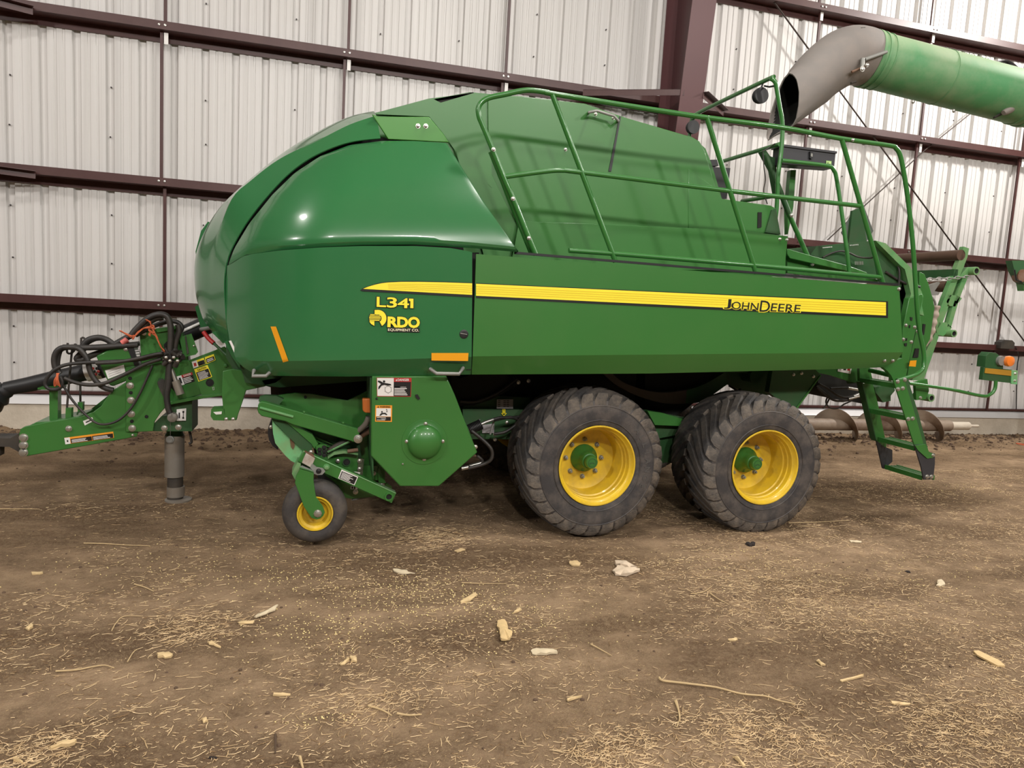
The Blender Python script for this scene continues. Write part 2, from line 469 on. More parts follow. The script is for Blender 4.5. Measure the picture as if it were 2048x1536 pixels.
# the other sides of the shed
struct(MB().box((-20, -12.2, 0), (18, -12, 8.2), mat('dim_unseen_wall', (.10, .09, .08, 1), .8)).build('wall_front'))  # unseen wall, coloured dark to cut its reflection and bounced light
struct(ribbed('wall_left', -12, WY+.1, 0, 8.2, lambda x, d, z: (-20-d, x, z)).build('wall_left'))
struct(ribbed('wall_right', -12, WY+.1, 0, 8.2, lambda x, d, z: (18+d, x, z)).build('wall_right'))
ceil_m = mat('greyed_ceiling', (.36, .35, .34, 1), .8, var=.06)  # unseen ceiling, greyed to hold down bounced light
struct(MB().box((-20, -12, 8.2), (18, WY+.15, 8.3), ceil_m).build('ceiling'))
conc = mat('weathered_concrete', (.62, .55, .45, 1), .85, var=.12, vscale=2.5, dust=(.33, .27, .2, 1), damt=.35, dscale=5, bump=.5, bscale=30)
flash = mat('white_base_flashing', (.68, .67, .67, 1), .35, var=.04)
mb = MB().box((-20, WY-.14, -.1), (18, WY+.12, CH), conc)
# pitting of the cast face
struct(mb.build('trim_1', label='concrete kerb under the sheet wall', bevel=.012))
mb = MB()
mb.prism3([(-20, WY-.02, .425), (-20, WY-.05, .425), (-20, WY-.075, .40), (-20, WY-.15, .335), (-20, WY-.165, .315), (-20, WY-.15, .31), (-20, WY-.02, .31)], (38, 0, 0), flash)
struct(mb.build('trim_2', label='white metal base flashing on the kerb'))
mb = MB().box((-20, WY-.1, .425), (18, WY-.02, .455), maroon)
struct(mb.build('trim_3', label='maroon base angle above the kerb'))

# girts: Z sections, inner flange up, wall flange down
def girt(ztop, nm, lab):
    mb = MB(); y0 = WY-.2; t = .006
    mb.box((-20, y0, ztop-.085), (18, y0+t, ztop), maroon)
    mb.box((-20, y0+t, ztop-.085), (18, WY-.008, ztop-.079), maroon)
    mb.box((-20, WY-.014, ztop-.17), (18, WY-.008, ztop-.079), maroon)
    mb.prism3([(-20, y0, ztop), (-20, y0+.004, ztop+.004), (-20, y0+.022, ztop-.01), (-20, y0+.018, ztop-.014)], (38, 0, 0), maroon)
    struct(mb.build(nm, label=lab))
girt(4.56, 'trim_4', 'maroon wall girt, the one behind the top of the baler')
girt(2.89, 'trim_5', 'maroon wall girt at the middle of the wall')
girt(1.513, 'trim_6', 'maroon wall girt at the height of the hitch')
girt(6.12, 'trim_7', 'maroon wall girt at the top edge of the photo')
# girt clip plates and screws on the sheeting
RODX = [-1.62, .345, 2.27, 6.78, 8.745, 10.765]
n = 8
for i, x in enumerate(RODX):
    segs = [(.45, 1.45), (1.50, 2.84), (2.87, 4.50), (4.54, 6.06), (6.1, 7.9)]
    mb = MB()
    for j, (a, b) in enumerate(segs):
        dx = .018*(1 if j % 2 else -1)
        yy = WY-.13
        mb.box((x+dx-.016, yy, a), (x+dx+.016, yy+.028, b), maroon)
    for z in (4.52, 2.855, 1.475, 6.08):
        for s in (-1, 1):
            mb.lathe((x+s*.03, WY-.201, z), [(0, .012), (-.008, .012), (-.01, .0001)], steel, n=8)
    for z in (4.40, 5.98):
        mb.box((x+.008, WY-.142, z-.06), (x+.05, WY-.132, z+.06), dwht)
    struct(mb.build('trim_%d' % n, label='vertical maroon sag strut between the girts')); n += 1
# sheeting screws: one mesh per storey of the wall
scr = mat('dark_screw_head', (.05, .04, .04, 1), .4, metal=.6)
mb = MB(); random.seed(3)
k = 0
x = -3.155
while x < 12:
    if k % 3 == 0:
        for z in (.75, 1.15, 1.95, 2.45, 3.35, 3.85, 4.9, 5.4):
            mb.lathe((x+random.uniform(-.01, .01), WY+.028, z+random.uniform(-.04, .04)), [(0, .010), (-.012, .008), (-.013, .0001)], scr, n=6)
    x += .3245; k += 1
struct(mb.build('trim_%d' % n, label='row of dark screw tips through the sheeting')); n += 1

# tapered frame column with its flange braces
def yc(z): return 8.78-.105*z
mb = MB(); xc0, xc1 = 4.375, 4.70; t = .014
def colslab(xa, xb, ya, yb, z0=0, z1=8.2):
    P = [(xa, ya(z0), z0), (xb, ya(z0), z0), (xb, yb(z0), z0), (xa, yb(z0), z0)]
    Q = [(xa, ya(z1), z1), (xb, ya(z1), z1), (xb, yb(z1), z1), (xa, yb(z1), z1)]
    mb.add(P+Q, [(0,3,2,1),(4,5,6,7),(0,1,5,4),(1,2,6,5),(2,3,7,6),(3,0,4,7)], maroon2)
colslab(xc0, xc1, lambda z: yc(z), lambda z: yc(z)+t)
colslab(4.53, 4.545, lambda z: yc(z)+t, lambda z: WY-.22)
colslab(xc0, xc1, lambda z: WY-.22, lambda z: WY-.205)
struct(mb.build('trim_%d' % n, label='tapered maroon steel column behind the baler')); n += 1
def brace(a, b, lab):
    global n
    mb = MB(); a = Vector(a); b = Vector(b)
    d = (b-a).normalized(); up = Vector((0, 0, 1)); s = d.cross(up).normalized()
    for (u0, u1, v0, v1) in ((0, .075, 0, .006), (0, .006, 0, .075)):
        P = [a+s*u0+up*(-v0), a+s*u1+up*(-v0), a+s*u1+up*(-v1), a+s*u0+up*(-v1)]
        mb.prism3(P, b-a, maroon)
    struct(mb.build('trim_%d' % n, label=lab)); n += 1
brace((4.42, yc(4.5), 4.50), (3.30, WY-.2, 4.50), 'maroon angle brace left of the column')
brace((4.68, yc(4.5), 4.50), (5.35, WY-.2, 4.50), 'maroon angle brace right of the column')
brace((4.42, yc(2.85), 2.85), (3.40, WY-.2, 2.85), 'maroon angle brace behind the baler, left of the column')
brace((4.68, yc(2.85), 2.85), (5.4, WY-.2, 2.85), 'maroon angle brace behind the baler, right of the column')
brace((-4.2, yc(4.5), 4.50), (-2.85, WY-.2, 4.50), 'maroon angle brace at the upper left edge of the photo')
brace((-4.2, yc(2.85), 2.85), (-2.85, WY-.2, 2.83), 'maroon angle brace at the left edge of the photo')
# cross bracing cables of the bay
cable = mat('dark_steel_rod', (.05, .035, .03, 1), .45, metal=.5)
def rod(a, b, r, lab, nm=None):
    global n
    mb = MB().tube([a, b], r, cable, n=8); struct(mb.build('trim_%d' % n, label=lab)); n += 1
rod(at(1545, 0, WY-.14), at(2060, 698, WY-.12), .011, 'steel brace rod running down to the right')
rod(at(1850, 300, WY-.13), at(1655, 480, WY-.10), .009, 'steel brace rod running down to the left behind the platform')
rod(at(1850, 300, WY-.13), at(2000, 180, WY-.15), .009, 'steel brace rod rising to the right below the unloading tube')

# ------------------------------------------------------------------ loose straw, chaff and grain
def dens(x, y):
    d = noise.noise((x*.8+5, y*.9, 8))*.9+noise.noise((x*2.1, y*2.3, 18))*.6+.32
    # thicker litter toward the right and the front
    d += .30*max(0, min(1, (x-.3)/2.2)) if y > 2.4 else .2
    return max(0.06, min(1, d))
def piece(mb, x, y, L, w, th, a, m, bend=0, lift=.002):
    z = fz(x, y)+lift
    ca, sa = cos(a), sin(a); k = 3
    vs = []; tilt = random.uniform(-.05, .05)
    for i in range(k):
        t = i/(k-1)-.5
        off = bend*(1-4*t*t)
        wx = w*(1 if i == 1 else .55)
        px = x+ca*L*t-sa*off; py = y+sa*L*t+ca*off; pz = max(z, fz(px, py)+lift)+abs(tilt)*L*abs(t)+th*.3
        vs += [(px-sa*wx/2, py+ca*wx/2, pz), (px, py, pz+th), (px+sa*wx/2, py-ca*wx/2, pz)]
    fs = []
    for i in range(k-1):
        o = i*3; fs += [(o, o+1, o+4, o+3), (o+1, o+2, o+5, o+4)]
    mb.add(vs, fs, m)
random.seed(11)
chm = [mat('chaff_pale', (.70, .52, .30, 1), .85, var=.25, vscale=9), mat('chaff_tan', (.52, .36, .19, 1), .85, var=.3, vscale=9), mat('chaff_brown', (.22, .13, .06, 1), .9, var=.3, vscale=9)]
mb = MB(); c = 0
while c < 40000:
    # denser sampling near the camera where pieces read as pieces
    y = 1.6+ (random.random()**1.25)*5.2
    x = random.uniform(-1.6-(y-1.6)*.25, 2.6+(y-1.6)*1.35)
    if random.random() > dens(x, y): continue
    big = random.random()
    L = random.uniform(.008, .022) if big < .80 else random.uniform(.025, .07)
    piece(mb, x, y, L, random.uniform(.002, .0045), .0012, random.gauss(.2, .9), random.choices(chm, (5, 4, 2))[0], random.uniform(-.004, .004)); c += 1
for (cx, cy, r, cnt) in [(*gr(1500, 1470)[:2], .35, 900), (*gr(1900, 1450)[:2], .4, 900), (*gr(400, 1250)[:2], .3, 500), (*gr(870, 1075)[:2], .3, 500), (*gr(60, 1500)[:2], .2, 350), (*gr(740, 1400)[:2], .25, 350), (*gr(1220, 1500)[:2], .22, 500), (*gr(1600, 1200)[:2], .7, 900)]:
    for _ in range(cnt):
        x = random.gauss(cx, r*.55); y = random.gauss(cy, r*.45)
        piece(mb, x, y, random.uniform(.012, .05), random.uniform(.0018, .0035), .0015, random.gauss(.3, .9), random.choices(chm, (6, 4, 1))[0], random.uniform(-.006, .006), lift=random.uniform(.002, .006))
o = mb.build('chaff')
tag(o, 'chopped straw and chaff scattered over the dirt floor', 'chaff', kind='stuff')
# spilled corn kernels
gm = mat('corn_kernel', (.78, .62, .28, 1), .5, var=.3, vscale=7)
mb = MB(); c = 0
cents = [(*gr(820, 1180)[:2], .55, 700), (*gr(560, 1150)[:2], .5, 320), (*gr(1000, 1230)[:2], .6, 420), (*gr(1900, 975)[:2], .8, 260), (*gr(640, 1250)[:2], .4, 380), (*gr(650, 1430)[:2], .12, 60), (*gr(1750, 1150)[:2], .9, 260), (*gr(1480, 1120)[:2], .6, 200), (*gr(300, 1130)[:2], .7, 160)]
for (cx, cy, r, cnt) in cents:
    for _ in range(int(cnt*.6)):
        x = random.gauss(cx, r*.6); y = random.gauss(cy, r*.35); z = fz(x, y)+.003; s = random.uniform(.0038, .006)
        a = random.random()*pi
        vs = [(x+s*cos(a), y+s*sin(a), z), (x-s*.7*sin(a), y+s*.7*cos(a), z), (x-s*cos(a), y-s*sin(a), z), (x+s*.7*sin(a), y-s*.7*cos(a), z), (x, y, z+s*.7), (x, y, z-s*.7)]
        mb.add(vs, [(0,1,4),(1,2,4),(2,3,4),(3,0,4),(1,0,5),(2,1,5),(3,2,5),(0,3,5)], gm)
o = mb.build('corn_grain'); tag(o, 'spilled yellow corn kernels scattered on the dirt', 'grain', kind='stuff')
# clods of dry soil along the wall
clm = mat('dry_soil_clod', (.10, .062, .038, 1), .95, var=.35, vscale=8)
mb = MB(); random.seed(5)
def clod(mb, x, y, s, m):
    z = fz(x, y)+s*.25
    vs = []; ph = random.random()*6
    for (a, b) in [(0, 1)]+[(sin(pi*i/3), cos(pi*i/3)) for i in (1, 2)]:
        pass
    ring = 6
    vs.append((x, y, z+s*.6))
    for lv, rr in ((.28, .75), (-.25, .95)):
        for j in range(ring):
            q = s*rr*random.uniform(.7, 1.15); t = ph+2*pi*j/ring
            vs.append((x+q*cos(t), y+q*sin(t), z+s*lv))
    fs = [(0, 1+j, 1+(j+1) % ring) for j in range(ring)]+[(1+j, 1+ring+j, 1+ring+(j+1) % ring, 1+(j+1) % ring) for j in range(ring)]
    mb.add(vs, fs, m)
for _ in range(3200):
    x = random.uniform(-4, 11.5); y = 9.0-abs(random.gauss(0, .5))
    if y < 6.5: continue
    clod(mb, x, y-.05, random.choice((.008, .012, .012, .018, .03))*random.uniform(.7, 1.2), clm)
for _ in range(350):
    x = random.uniform(-2.5, 4); y = random.uniform(2, 7.5); clod(mb, x, y, random.uniform(.004, .012), clm)
o = mb.build('soil_clods'); tag(o, 'crumbled dry soil clods banked along the foot of the wall', 'soil', kind='stuff')

# larger litter, each piece a thing of its own
def scrap(px, m, lab, cat='husk', name='corn_husk', th=.004, group=None, curl=.006):
    P = [gr(x, y) for x, y in px]
    if th < .008:
        Pj = []
        for i_ in range(len(P)):
            a_, b_ = P[i_], P[(i_+1) % len(P)]; dl = (b_-a_).length
            for t_ in (0, .33, .66): Pj.append(a_.lerp(b_, t_)+Vector((random.uniform(-.12, .12)*dl, random.uniform(-.10, .10)*dl, 0)))
        P = Pj
    cx = sum(p.x for p in P)/len(P); cy = sum(p.y for p in P)/len(P)
    base = max(fz(p.x, p.y) for p in P)+.0015
    top = [Vector((p.x, p.y, base+th+curl*random.random())) for p in P]
    bot = [Vector((p.x, p.y, base)) for p in P]
    c = Vector((cx, cy, base+th+curl*1.3)); n_ = len(P)
    mb = MB(); vs = top+bot+[c, Vector((cx, cy, base))]
    fs = [(i, (i+1) % n_, 2*n_) for i in range(n_)]+[(i, n_+i, n_+(i+1) % n_, (i+1) % n_) for i in range(n_)]+[(n_+i, 2*n_+1, n_+(i+1) % n_) for i in range(n_)]
    mb.add(vs, fs, m)
    o = mb.build(name); tag(o, lab, cat, group)
    return o
g4 = crop(0, 1000, 2.866); g5 = crop(700, 1000, 2.866); g6 = crop(1350, 1000, 2.866)
scrap(cp(g5, [(1510,405),(1520,430),(1590,432),(1665,408),(1640,395),(1580,400),(1540,385)]), paper, 'crumpled pale paper scrap in front of the front tyre', 'paper', 'paper_scrap', curl=.02)
scrap(cp(g5, [(1520,360),(1545,385),(1600,392),(1640,390),(1600,370),(1560,355)]), paper, 'brownish folded flap lying behind the crumpled paper scrap', 'paper', 'paper_scrap', curl=.03)
scrap(cp(g5, [(845,705),(850,770),(870,815),(925,812),(910,750),(885,700)]), wood, 'shredded yellow corn cob chip in the middle of the dirt', 'wood chip', 'cob_chip', curl=.012)
scrap(cp(g5, [(1040,860),(1045,885),(1120,885),(1190,880),(1180,862),(1110,850)]), huskw, 'white-tipped broken husk right of the shredded cob chip', curl=.01)
scrap(cp(g5, [(248,392),(250,405),(310,420),(370,415),(320,402)]), huskw, 'slim whitish husk strip between the gauge wheel and the front tyre')
scrap(cp(g5, [(598,285),(620,295),(660,282),(640,272)]), husk, 'small pale husk in front of the shadow of the danger shield')
scrap(cp(g5, [(1255,345),(1270,372),(1325,372),(1300,340)]), husk, 'tan leaf fragment left of the crumpled paper scrap')
scrap(cp(g5, [(630,585),(650,592),(735,545),(720,532)]), husk, 'curled pale husk left of the shredded cob chip')
scrap(cp(g5, [(0,890),(5,918),(40,920),(35,895)]), husk, 'squarish yellow husk scrap left of centre in the foreground')
scrap(cp(g5, [(945,640),(935,655),(985,632),(970,622)]), husk, 'short husk just behind the shredded cob chip')
scrap(cp(g5, [(1240,1128),(1255,1140),(1330,1115),(1320,1105)]), husk, 'thin husk strip in the foreground below the white-tipped husk')
scrap(cp(g6, [(1710,865),(1735,890),(1850,950),(1893,950),(1860,920),(1740,862)]), wood, 'flat straight-edged wood chip at the right side of the floor', 'wood chip', 'wood_chip', th=.008, curl=.001)
scrap(cp(g6, [(1500,465),(1500,490),(1540,497),(1525,455)]), huskw, 'whitish crumpled husk behind the flat wood chip')
scrap(cp(g6, [(945,1030),(960,1038),(1080,1005),(1075,995),(1020,1022)]), husk, 'long curved husk right of the long stalk')
scrap(cp(g6, [(1240,1145),(1245,1158),(1350,1165),(1350,1152)]), husk, 'straight tan husk below the curved husk on the right')
scrap(cp(g6, [(330,1478),(345,1490),(385,1536),(400,1536),(365,1480)]), husk, 'leafy husk strip cut by the bottom edge of the photo')
scrap(cp(g6, [(810,915),(835,945),(860,940),(825,910)]), husk, 'small twisted husk above the long curved husk')
scrap(cp(g6, [(305,795),(315,802),(360,795),(355,787)]), husk, 'short pale husk right of centre on the litter patch')
scrap(cp(g6, [(1000,232),(1010,240),(1065,243),(1070,235)]), huskw, 'small white husk right of the rear tyre')
scrap(cp(g4, [(285,1420),(300,1428),(430,1395),(440,1378),(350,1390)]), husk, 'large shredded husk at the lower left of the floor', curl=.01)
scrap(cp(g4, [(1460,668),(1475,675),(1580,630),(1595,603),(1560,612)]), huskw, 'whitish pointed husk below the gauge wheel shadow')
scrap(cp(g4, [(1365,690),(1375,700),(1450,697),(1460,685)]), husk, 'blunt tan husk beside the whitish pointed husk')
scrap(cp(g4, [(900,880),(910,898),(975,900),(995,880),(950,872)]), husk, 'yellowish rounded husk at the left side of the floor', curl=.01)
scrap(cp(g4, [(1185,810),(1200,825),(1265,845),(1270,838),(1210,808)]), husk, 'slim husk lying at the edge of the left litter patch')
scrap(cp(g4, [(1565,1100),(1575,1112),(1665,1110),(1665,1102)]), husk, 'straight pale husk lying alone in the left foreground')
scrap(cp(g4, [(75,1468),(90,1492),(130,1508),(130,1495),(100,1475)]), husk, 'pale bent husk in the bottom left corner')
scrap(cp(g4, [(180,415),(190,425),(245,420),(240,408)]), husk, 'small pale husk under the drawbar end')
scrap(cp(g4, [(150,735),(165,745),(190,722),(180,710)]), husk, 'oval tan leaf near the left edge of the photo')
scrap(cp(g4, [(1950,935),(1965,940),(2000,915),(2005,900),(1985,900)]), husk, 'broad tan husk left of the squarish yellow scrap')
scrap(cp(g4, [(1155,1250),(1165,1270),(1190,1262),(1180,1245)]), husk, 'rounded pale chip in the left foreground')
def stalk(px, r, lab, m=None, group=None, z=.004):
    P = []
    for x, y in px:
        p = gr(x, y); P.append(Vector((p.x, p.y, fz(p.x, p.y)+r+z)))
    mb = MB().tube(P, r, m or stick, n=6, sm=4, r2=r*.5)
    tag(mb.build('straw_stalk'), lab, 'straw', group)
stalk(cp(g6, [(-90,1010),(-70,1025),(0,1035),(100,1052),(240,1070),(380,1105),(520,1120),(600,1145),(690,1172)]), .006, 'long crooked dry stalk lying across the right foreground')
stalk(cp(g6, [(0,1155),(18,1200),(28,1245),(10,1305)]), .004, 'short upright-lying stalk below the left end of the long stalk')
stalk(cp(g6, [(650,130),(800,125),(920,122),(1000,118)]), .004, 'straight straw in front of the rear tyre')
stalk(cp(g6, [(700,150),(780,155),(850,165)]), .003, 'shorter straw below the straight straw at the rear tyre')
stalk(cp(g6, [(90,535),(160,530),(215,490)]), .003, 'bent straw right of the crumpled paper scrap')
stalk(cp(g6, [(200,535),(250,565),(310,595)]), .004, 'straight tan straw on the litter patch in front of the tyres')
stalk(cp(g4, [(480,245),(600,250),(720,258),(860,264)]), .004, 'long straw under the hitch jack shadow')
stalk(cp(g4, [(0,53),(110,52),(228,54)]), .004, 'straight straw at the left edge under the drawbar')
stalk(cp(g4, [(320,980),(440,975),(520,960),(600,945),(655,960)]), .004, 'long bent straw at the lower left')
stalk(cp(g4, [(770,480),(830,500),(880,517)]), .004, 'short thick straw left of the gauge wheel shadow')
stalk(cp(g4, [(730,920),(760,870),(780,850)]), .003, 'short straw pointing at the left litter patch')
stalk(cp(g4, [(640,745),(665,700),(710,665),(820,660)]), .003, 'hooked straw on the left part of the floor')
stalk(cp(g4, [(1578,1340),(1580,1400),(1578,1445)]), .005, 'dark stub of stalk in the lower middle left', m=mat('dark_stalk', (.08, .05, .03, 1), .9))
stalk(cp(g4, [(160,1536),(200,1515),(235,1495)]), .004, 'stout straw at the bottom left edge')
stalk(cp(g4, [(1720,1465),(1730,1500),(1740,1536)]), .006, 'thick pale stub at the bottom edge left of centre')
stalk(cp(g5, [(105,1165),(180,1190),(240,1220)]), .005, 'pair-crossing stalk in the foreground left of centre')
stalk(cp(g5, [(270,1210),(340,1218),(412,1215)]), .005, 'short stout straw right of the crossing stalk')
stalk(cp(g5, [(1870,1155),(1885,1210),(1890,1275)]), .005, 'upright-lying husk stem right of centre foreground')
stalk(cp(g5, [(1380,825),(1440,855),(1500,890)]), .004, 'brown straw right of the white-tipped husk')
stalk(cp(g5, [(640,470),(760,472),(900,478)]), .003, 'long thin straw above the curled pale husk')
stalk(cp(g5, [(300,180),(340,160),(385,150)]), .004, 'straw sticking out of the heap beside the front tyre')
def blob(px, py, s, m, lab, cat, name):
    p = gr(px, py); mb = MB()
    for _ in range(7):
        clod(mb, p.x+random.uniform(-s, s), p.y+random.uniform(-s, s)*.6, s*.7, m)
    tag(mb.build(name), lab, cat)
bk = mat('dark_mud', (.018, .012, .010, 1), .95)
blob(*g6(440, 248), .035, bk, 'black mud lump in front of the rear tyre', 'mud', 'mud_lump')
blob(*g6(1330, 410), .018, bk, 'small dark mud lump at the right of the floor', 'mud', 'mud_lump')
blob(*g4(1220, 1455), .010, bk, 'tiny dark mud lump in the left foreground', 'mud', 'mud_lump')
# ------------------------------------------------------------------ the baler
YP = 4.72
B = thing('square_baler', (2.5, 6.1, 0), 'large green square baler with yellow side stripe parked on tandem wheels along the wall', 'farm machine')
c7 = crop(380, 160, 3.531); c8 = crop(380, 480, 3.413); c6 = crop(900, 150, 3.657); c5 = crop(1380, 140, 3.34)
cA = crop(1400, 0, 2.56); c4 = crop(1560, 460, 2.953); cL = crop(1580, 700, 5.907); cR = crop(1780, 480, 5.485)
cD = crop(700, 540, 7.877); cP = crop(500, 740, 6.827); cW = crop(560, 880, 6.98); cT = crop(0, 600, 3.657)
cT2 = crop(0, 640, 5.4875); cH = crop(200, 580, 6.982); cM = crop(1580, 440, 7.314); cU = crop(1180, 720, 6.827); cC = crop(920, 740, 6.98)
cN = crop(480, 700, 3.657)

# --- inner body shell
body = MB()
body.prism([(700,262),(748,226),(865,198),(925,187),(940,184),(1000,190),(1180,212),(1250,235),(1395,283),(1411,297),(1424,330),(1440,385),(1475,500),(1475,590),(700,590)], 5.42, 1.36, green)
bo = body.build('body_shell', B)
mb = MB(); mb.prism(cp(c6, [(0,470),(180,560),(250,610),(680,1500),(400,1500)]), 5.402, .012, green)
mb.build('shroud_plate', B, bevel=.003)
mb = MB(); mb.prism(cp(c6, [(45,560),(150,575),(240,700),(480,1330),(250,1330)]), 5.395, .01, green)
mb.build('shroud_rib', B)
# large panel with a turned front edge
mb = MB()
mb.prism(cp(c6, [(278,150),(520,155),(990,210),(1245,300),(1775,455),(1825,485),(1865,560),(2040,1160),(2040,1500),(640,1500),(330,600),(280,480)]), 5.385, .014, green)
pn = mb.build('upper_panel', B, bevel=.004)
mb = MB(); mb.prism(cp(c6, [(1240,303),(1251,303),(1180,705),(1160,703)]), 5.378, .006, black)
mb.build('panel_slot', pn)
mb = MB(); YH = 5.30
mb.tube([at(*c6(1015,275), 5.385), at(*c6(1018,272), YH), at(*c6(1075,262), YH), at(*c6(1200,300), YH), at(*c6(1230,335), YH), at(*c6(1228,335), 5.385)], .011, gsteel, n=8)
mb.build('panel_handle', pn, 'grey bent grab handle')
mb = MB()
for x, y in ((845,545),(720,1303),(1190,1297),(1378,1307),(1195,315),(1065,285),(525,1285)):
    mb.bolt(*c6(x, y), 5.385, r=.010)
mb.build('panel_bolts', pn)
# black strip painting the shade in the top gap of the hood
mb = MB(); mb.prism(cp(c7, [(1720,135),(2000,85),(2005,92),(1770,160)]), 5.40, .05, darkin); mb.build('top_vent', B, 'black strip for the shade in the top gap')

# --- rear box and lower skirt of the platform
mb = MB(); mb.prism(cp(c5, [(-10,660),(170,790),(210,860),(540,905),(575,925),(570,960),(555,1090),(640,1110),(640,1380),(-10,1380)]), 5.38, .02, green)
lp = mb.build('twine_box_panel', B, bevel=.004)
mb = MB(); mb.prism(cp(c5, [(455,950),(480,950),(478,1050),(452,1055)]), 5.372, .01, darkin); mb.build('grip_slot', lp)
mb = MB(); mb.prism(cp(c5, [(-1140,1010),(-600,1030),(280,1068),(655,1110),(628,1365),(300,1340),(-1200,1320)]), 5.35, .02, green)
mb.bolt(*c5(600,1130), 5.35); mb.bolt(*c5(647,1135), 5.35)
mb.build('skirt_panel', B, bevel=.006)
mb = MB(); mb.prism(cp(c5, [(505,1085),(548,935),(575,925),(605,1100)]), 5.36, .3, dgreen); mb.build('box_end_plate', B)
mb = MB()
mb.prism(cp(c5, [(112,600),(180,598),(192,640),(125,640)]), 5.6, .12, black)
mb.prism(cp(c5, [(122,645),(270,655),(245,860),(190,860)]), 5.6, .12, black)
mb.build('twine_tray', B, 'black bent plate standing behind the panel')
# deck under the railing
dk = MB(); a = at(1000,507,YP+.02); z = 2.03
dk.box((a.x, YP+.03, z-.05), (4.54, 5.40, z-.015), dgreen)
dk.build('platform_deck', B)
mb = MB(); mb.prism([(1030,503),(1796,567),(1797,571),(1030,508)], YP+.035, .02, black); mb.build('deck_edge_seal', B)  # black strip painting the deck's shadow line above the panel

# --- long side panel with a turned-in bottom lip
G = coons([(952,508),(1797,573)], [(943,748),(1300,746),(1720,735),(1770,733)], [(952,508),(946,710),(943,748)], [(1797,573),(1806,700),(1770,733)], 30, 24)
def longY(x, y):
    yb = 712-(x-945)/860*7
    k = max(0, (y-yb)/36)
    return YP+.085*k
mb = MB(); grid_mesh(mb, coons([(952,508),(1797,573)], [(945,712),(1805,704)], [(952,508),(945,712)], [(1797,573),(1805,704)], 24, 8), lambda x, y, u, v: YP, green)
grid_mesh(mb, coons([(945,712),(1805,704)], [(943,748),(1300,746),(1720,736),(1768,733)], [(945,712),(943,748)], [(1805,704),(1800,718),(1768,733)], 24, 3), lambda x, y, u, v: YP+.085*v, green, smooth=False)
sp = mb.build('side_panel', B, solid=.012)
mb = MB()
for x, y in ((1775,722),(1765,722)): pass
mb.bolt(*cL(1115,125), YP+.03); mb.bolt(*cL(1212,125), YP+.03); mb.bolt(*cM(1590,1010), YP-.005, r=.012)
mb.build('panel_bolts', sp)

# --- front lower hood panel
def frontY(x):
    if x >= 650: return YP-.005
    t = (650-x)/195
    return YP-.005+.52*t**2.2
def lowY(x, y, u=0, v=0):
    yb = 722-(x-480)/465*10
    k = max(0, (y-yb)/34)
    return frontY(x)+.09*k
mb = MB()
grid_mesh(mb, coons([(456,532),(475,517),(500,509),(560,501),(640,495),(720,492),(830,492),(900,496),(944,504)], [(474,720),(540,722),(800,718),(943,713)],
    [(456,532),(452,570),(454,640),(461,685),(474,720)], [(944,504),(944,600),(943,713)], 46, 26), lambda x, y, u, v: frontY(x), hoodg)
grid_mesh(mb, coons([(474,720),(540,722),(800,718),(943,713)], [(520,750),(700,752),(942,748)], [(474,720),(492,738),(520,750)], [(943,713),(942,748)], 46, 4), lambda x, y, u, v: frontY(x)+.10*v, hoodg, smooth=False)
fp = mb.build('front_side_panel', B, solid=.01)
for p in fp.data.polygons: p.use_smooth = True
# --- upper door of the hood
def doorY(x, y, u, v):
    s = max(0, (500-y)/215)
    a = max(0, 1-u*2.6); fr = .47*a**2.2
    lip = .025*max(0, (v-.95)/.05)**2
    return YP-.016+.42*s**1.7+fr*(1-.85*min(1, s))+lip
DG = coons([(762,283),(830,283),(893,287)], [(458,528),(490,509),(560,499),(640,493),(720,489),(830,488),(945,495),(1036,503)],
    [(762,283),(700,291),(640,314),(590,347),(545,391),(500,447),(470,497),(458,528)], [(893,287),(920,330),(965,402),(1036,503)], 44, 44)
mb = MB(); grid_mesh(mb, DG, doorY, hoodg)
# folded bottom and rear returns
bp = [at(x, y, doorY(x, y, u, v)) for (x, y, u, v) in DG[-1]]
mb.add(bp+[p+Vector((0, .05, .012)) for p in bp], [(i, i+1, 44+i+1, 44+i) for i in range(43)], hoodg)
bp = [at(r[-1][0], r[-1][1], doorY(*r[-1])) for r in DG]
mb.add(bp+[p+Vector((.012, .07, 0)) for p in bp], [(i, i+1, 44+i+1, 44+i) for i in range(43)], hoodg)
ud = mb.build('hood_door', B, solid=.008)
# --- nose of the hood, wrapping round to the far side
S0 = [(761,277),(699,285),(637,308),(586,341),(541,386),(496,442),(466,493),(454,526),(449,570),(453,640),(460,684)]
S1 = [(753,232),(700,250),(640,280),(561,318),(500,364),(465,398),(437,471),(426,531),(424,600),(430,650),(446,686)]
S2 = [(745,224),(700,234),(640,262),(570,304),(500,360),(450,405),(420,447),(400,490),(391,530),(393,590),(407,638)]
NN = 48
secs = []
for s_, Y0, Y1 in ((S0, 5.17, 5.24), (S1, 5.24, 5.42), (S2, 5.62, 5.72)):
    R_ = arc_resample([(*p, 0) for p in smooth_path([Vector((*p, 0)) for p in s_], 6)], NN)
    secs.append([at(p.x, p.y, Y0+(Y1-Y0)*min(1, i/NN*1.4)) for i, p in enumerate(R_)])
YC = 6.1
c_ = [Vector((p.x-.02, YC, p.z+.02)) for p in secs[2]]
full = secs+[c_]+[[Vector((p.x, 2*YC-p.y, p.z)) for p in s_] for s_ in reversed(secs)]
mb = MB()
def between(a, b, k, curve):
    out = []
    for t in [i/k for i in range(k)]:
        row = []
        for p, q in zip(a, b):
            r = p.lerp(q, t); row.append(r)
        out.append(row)
    return out
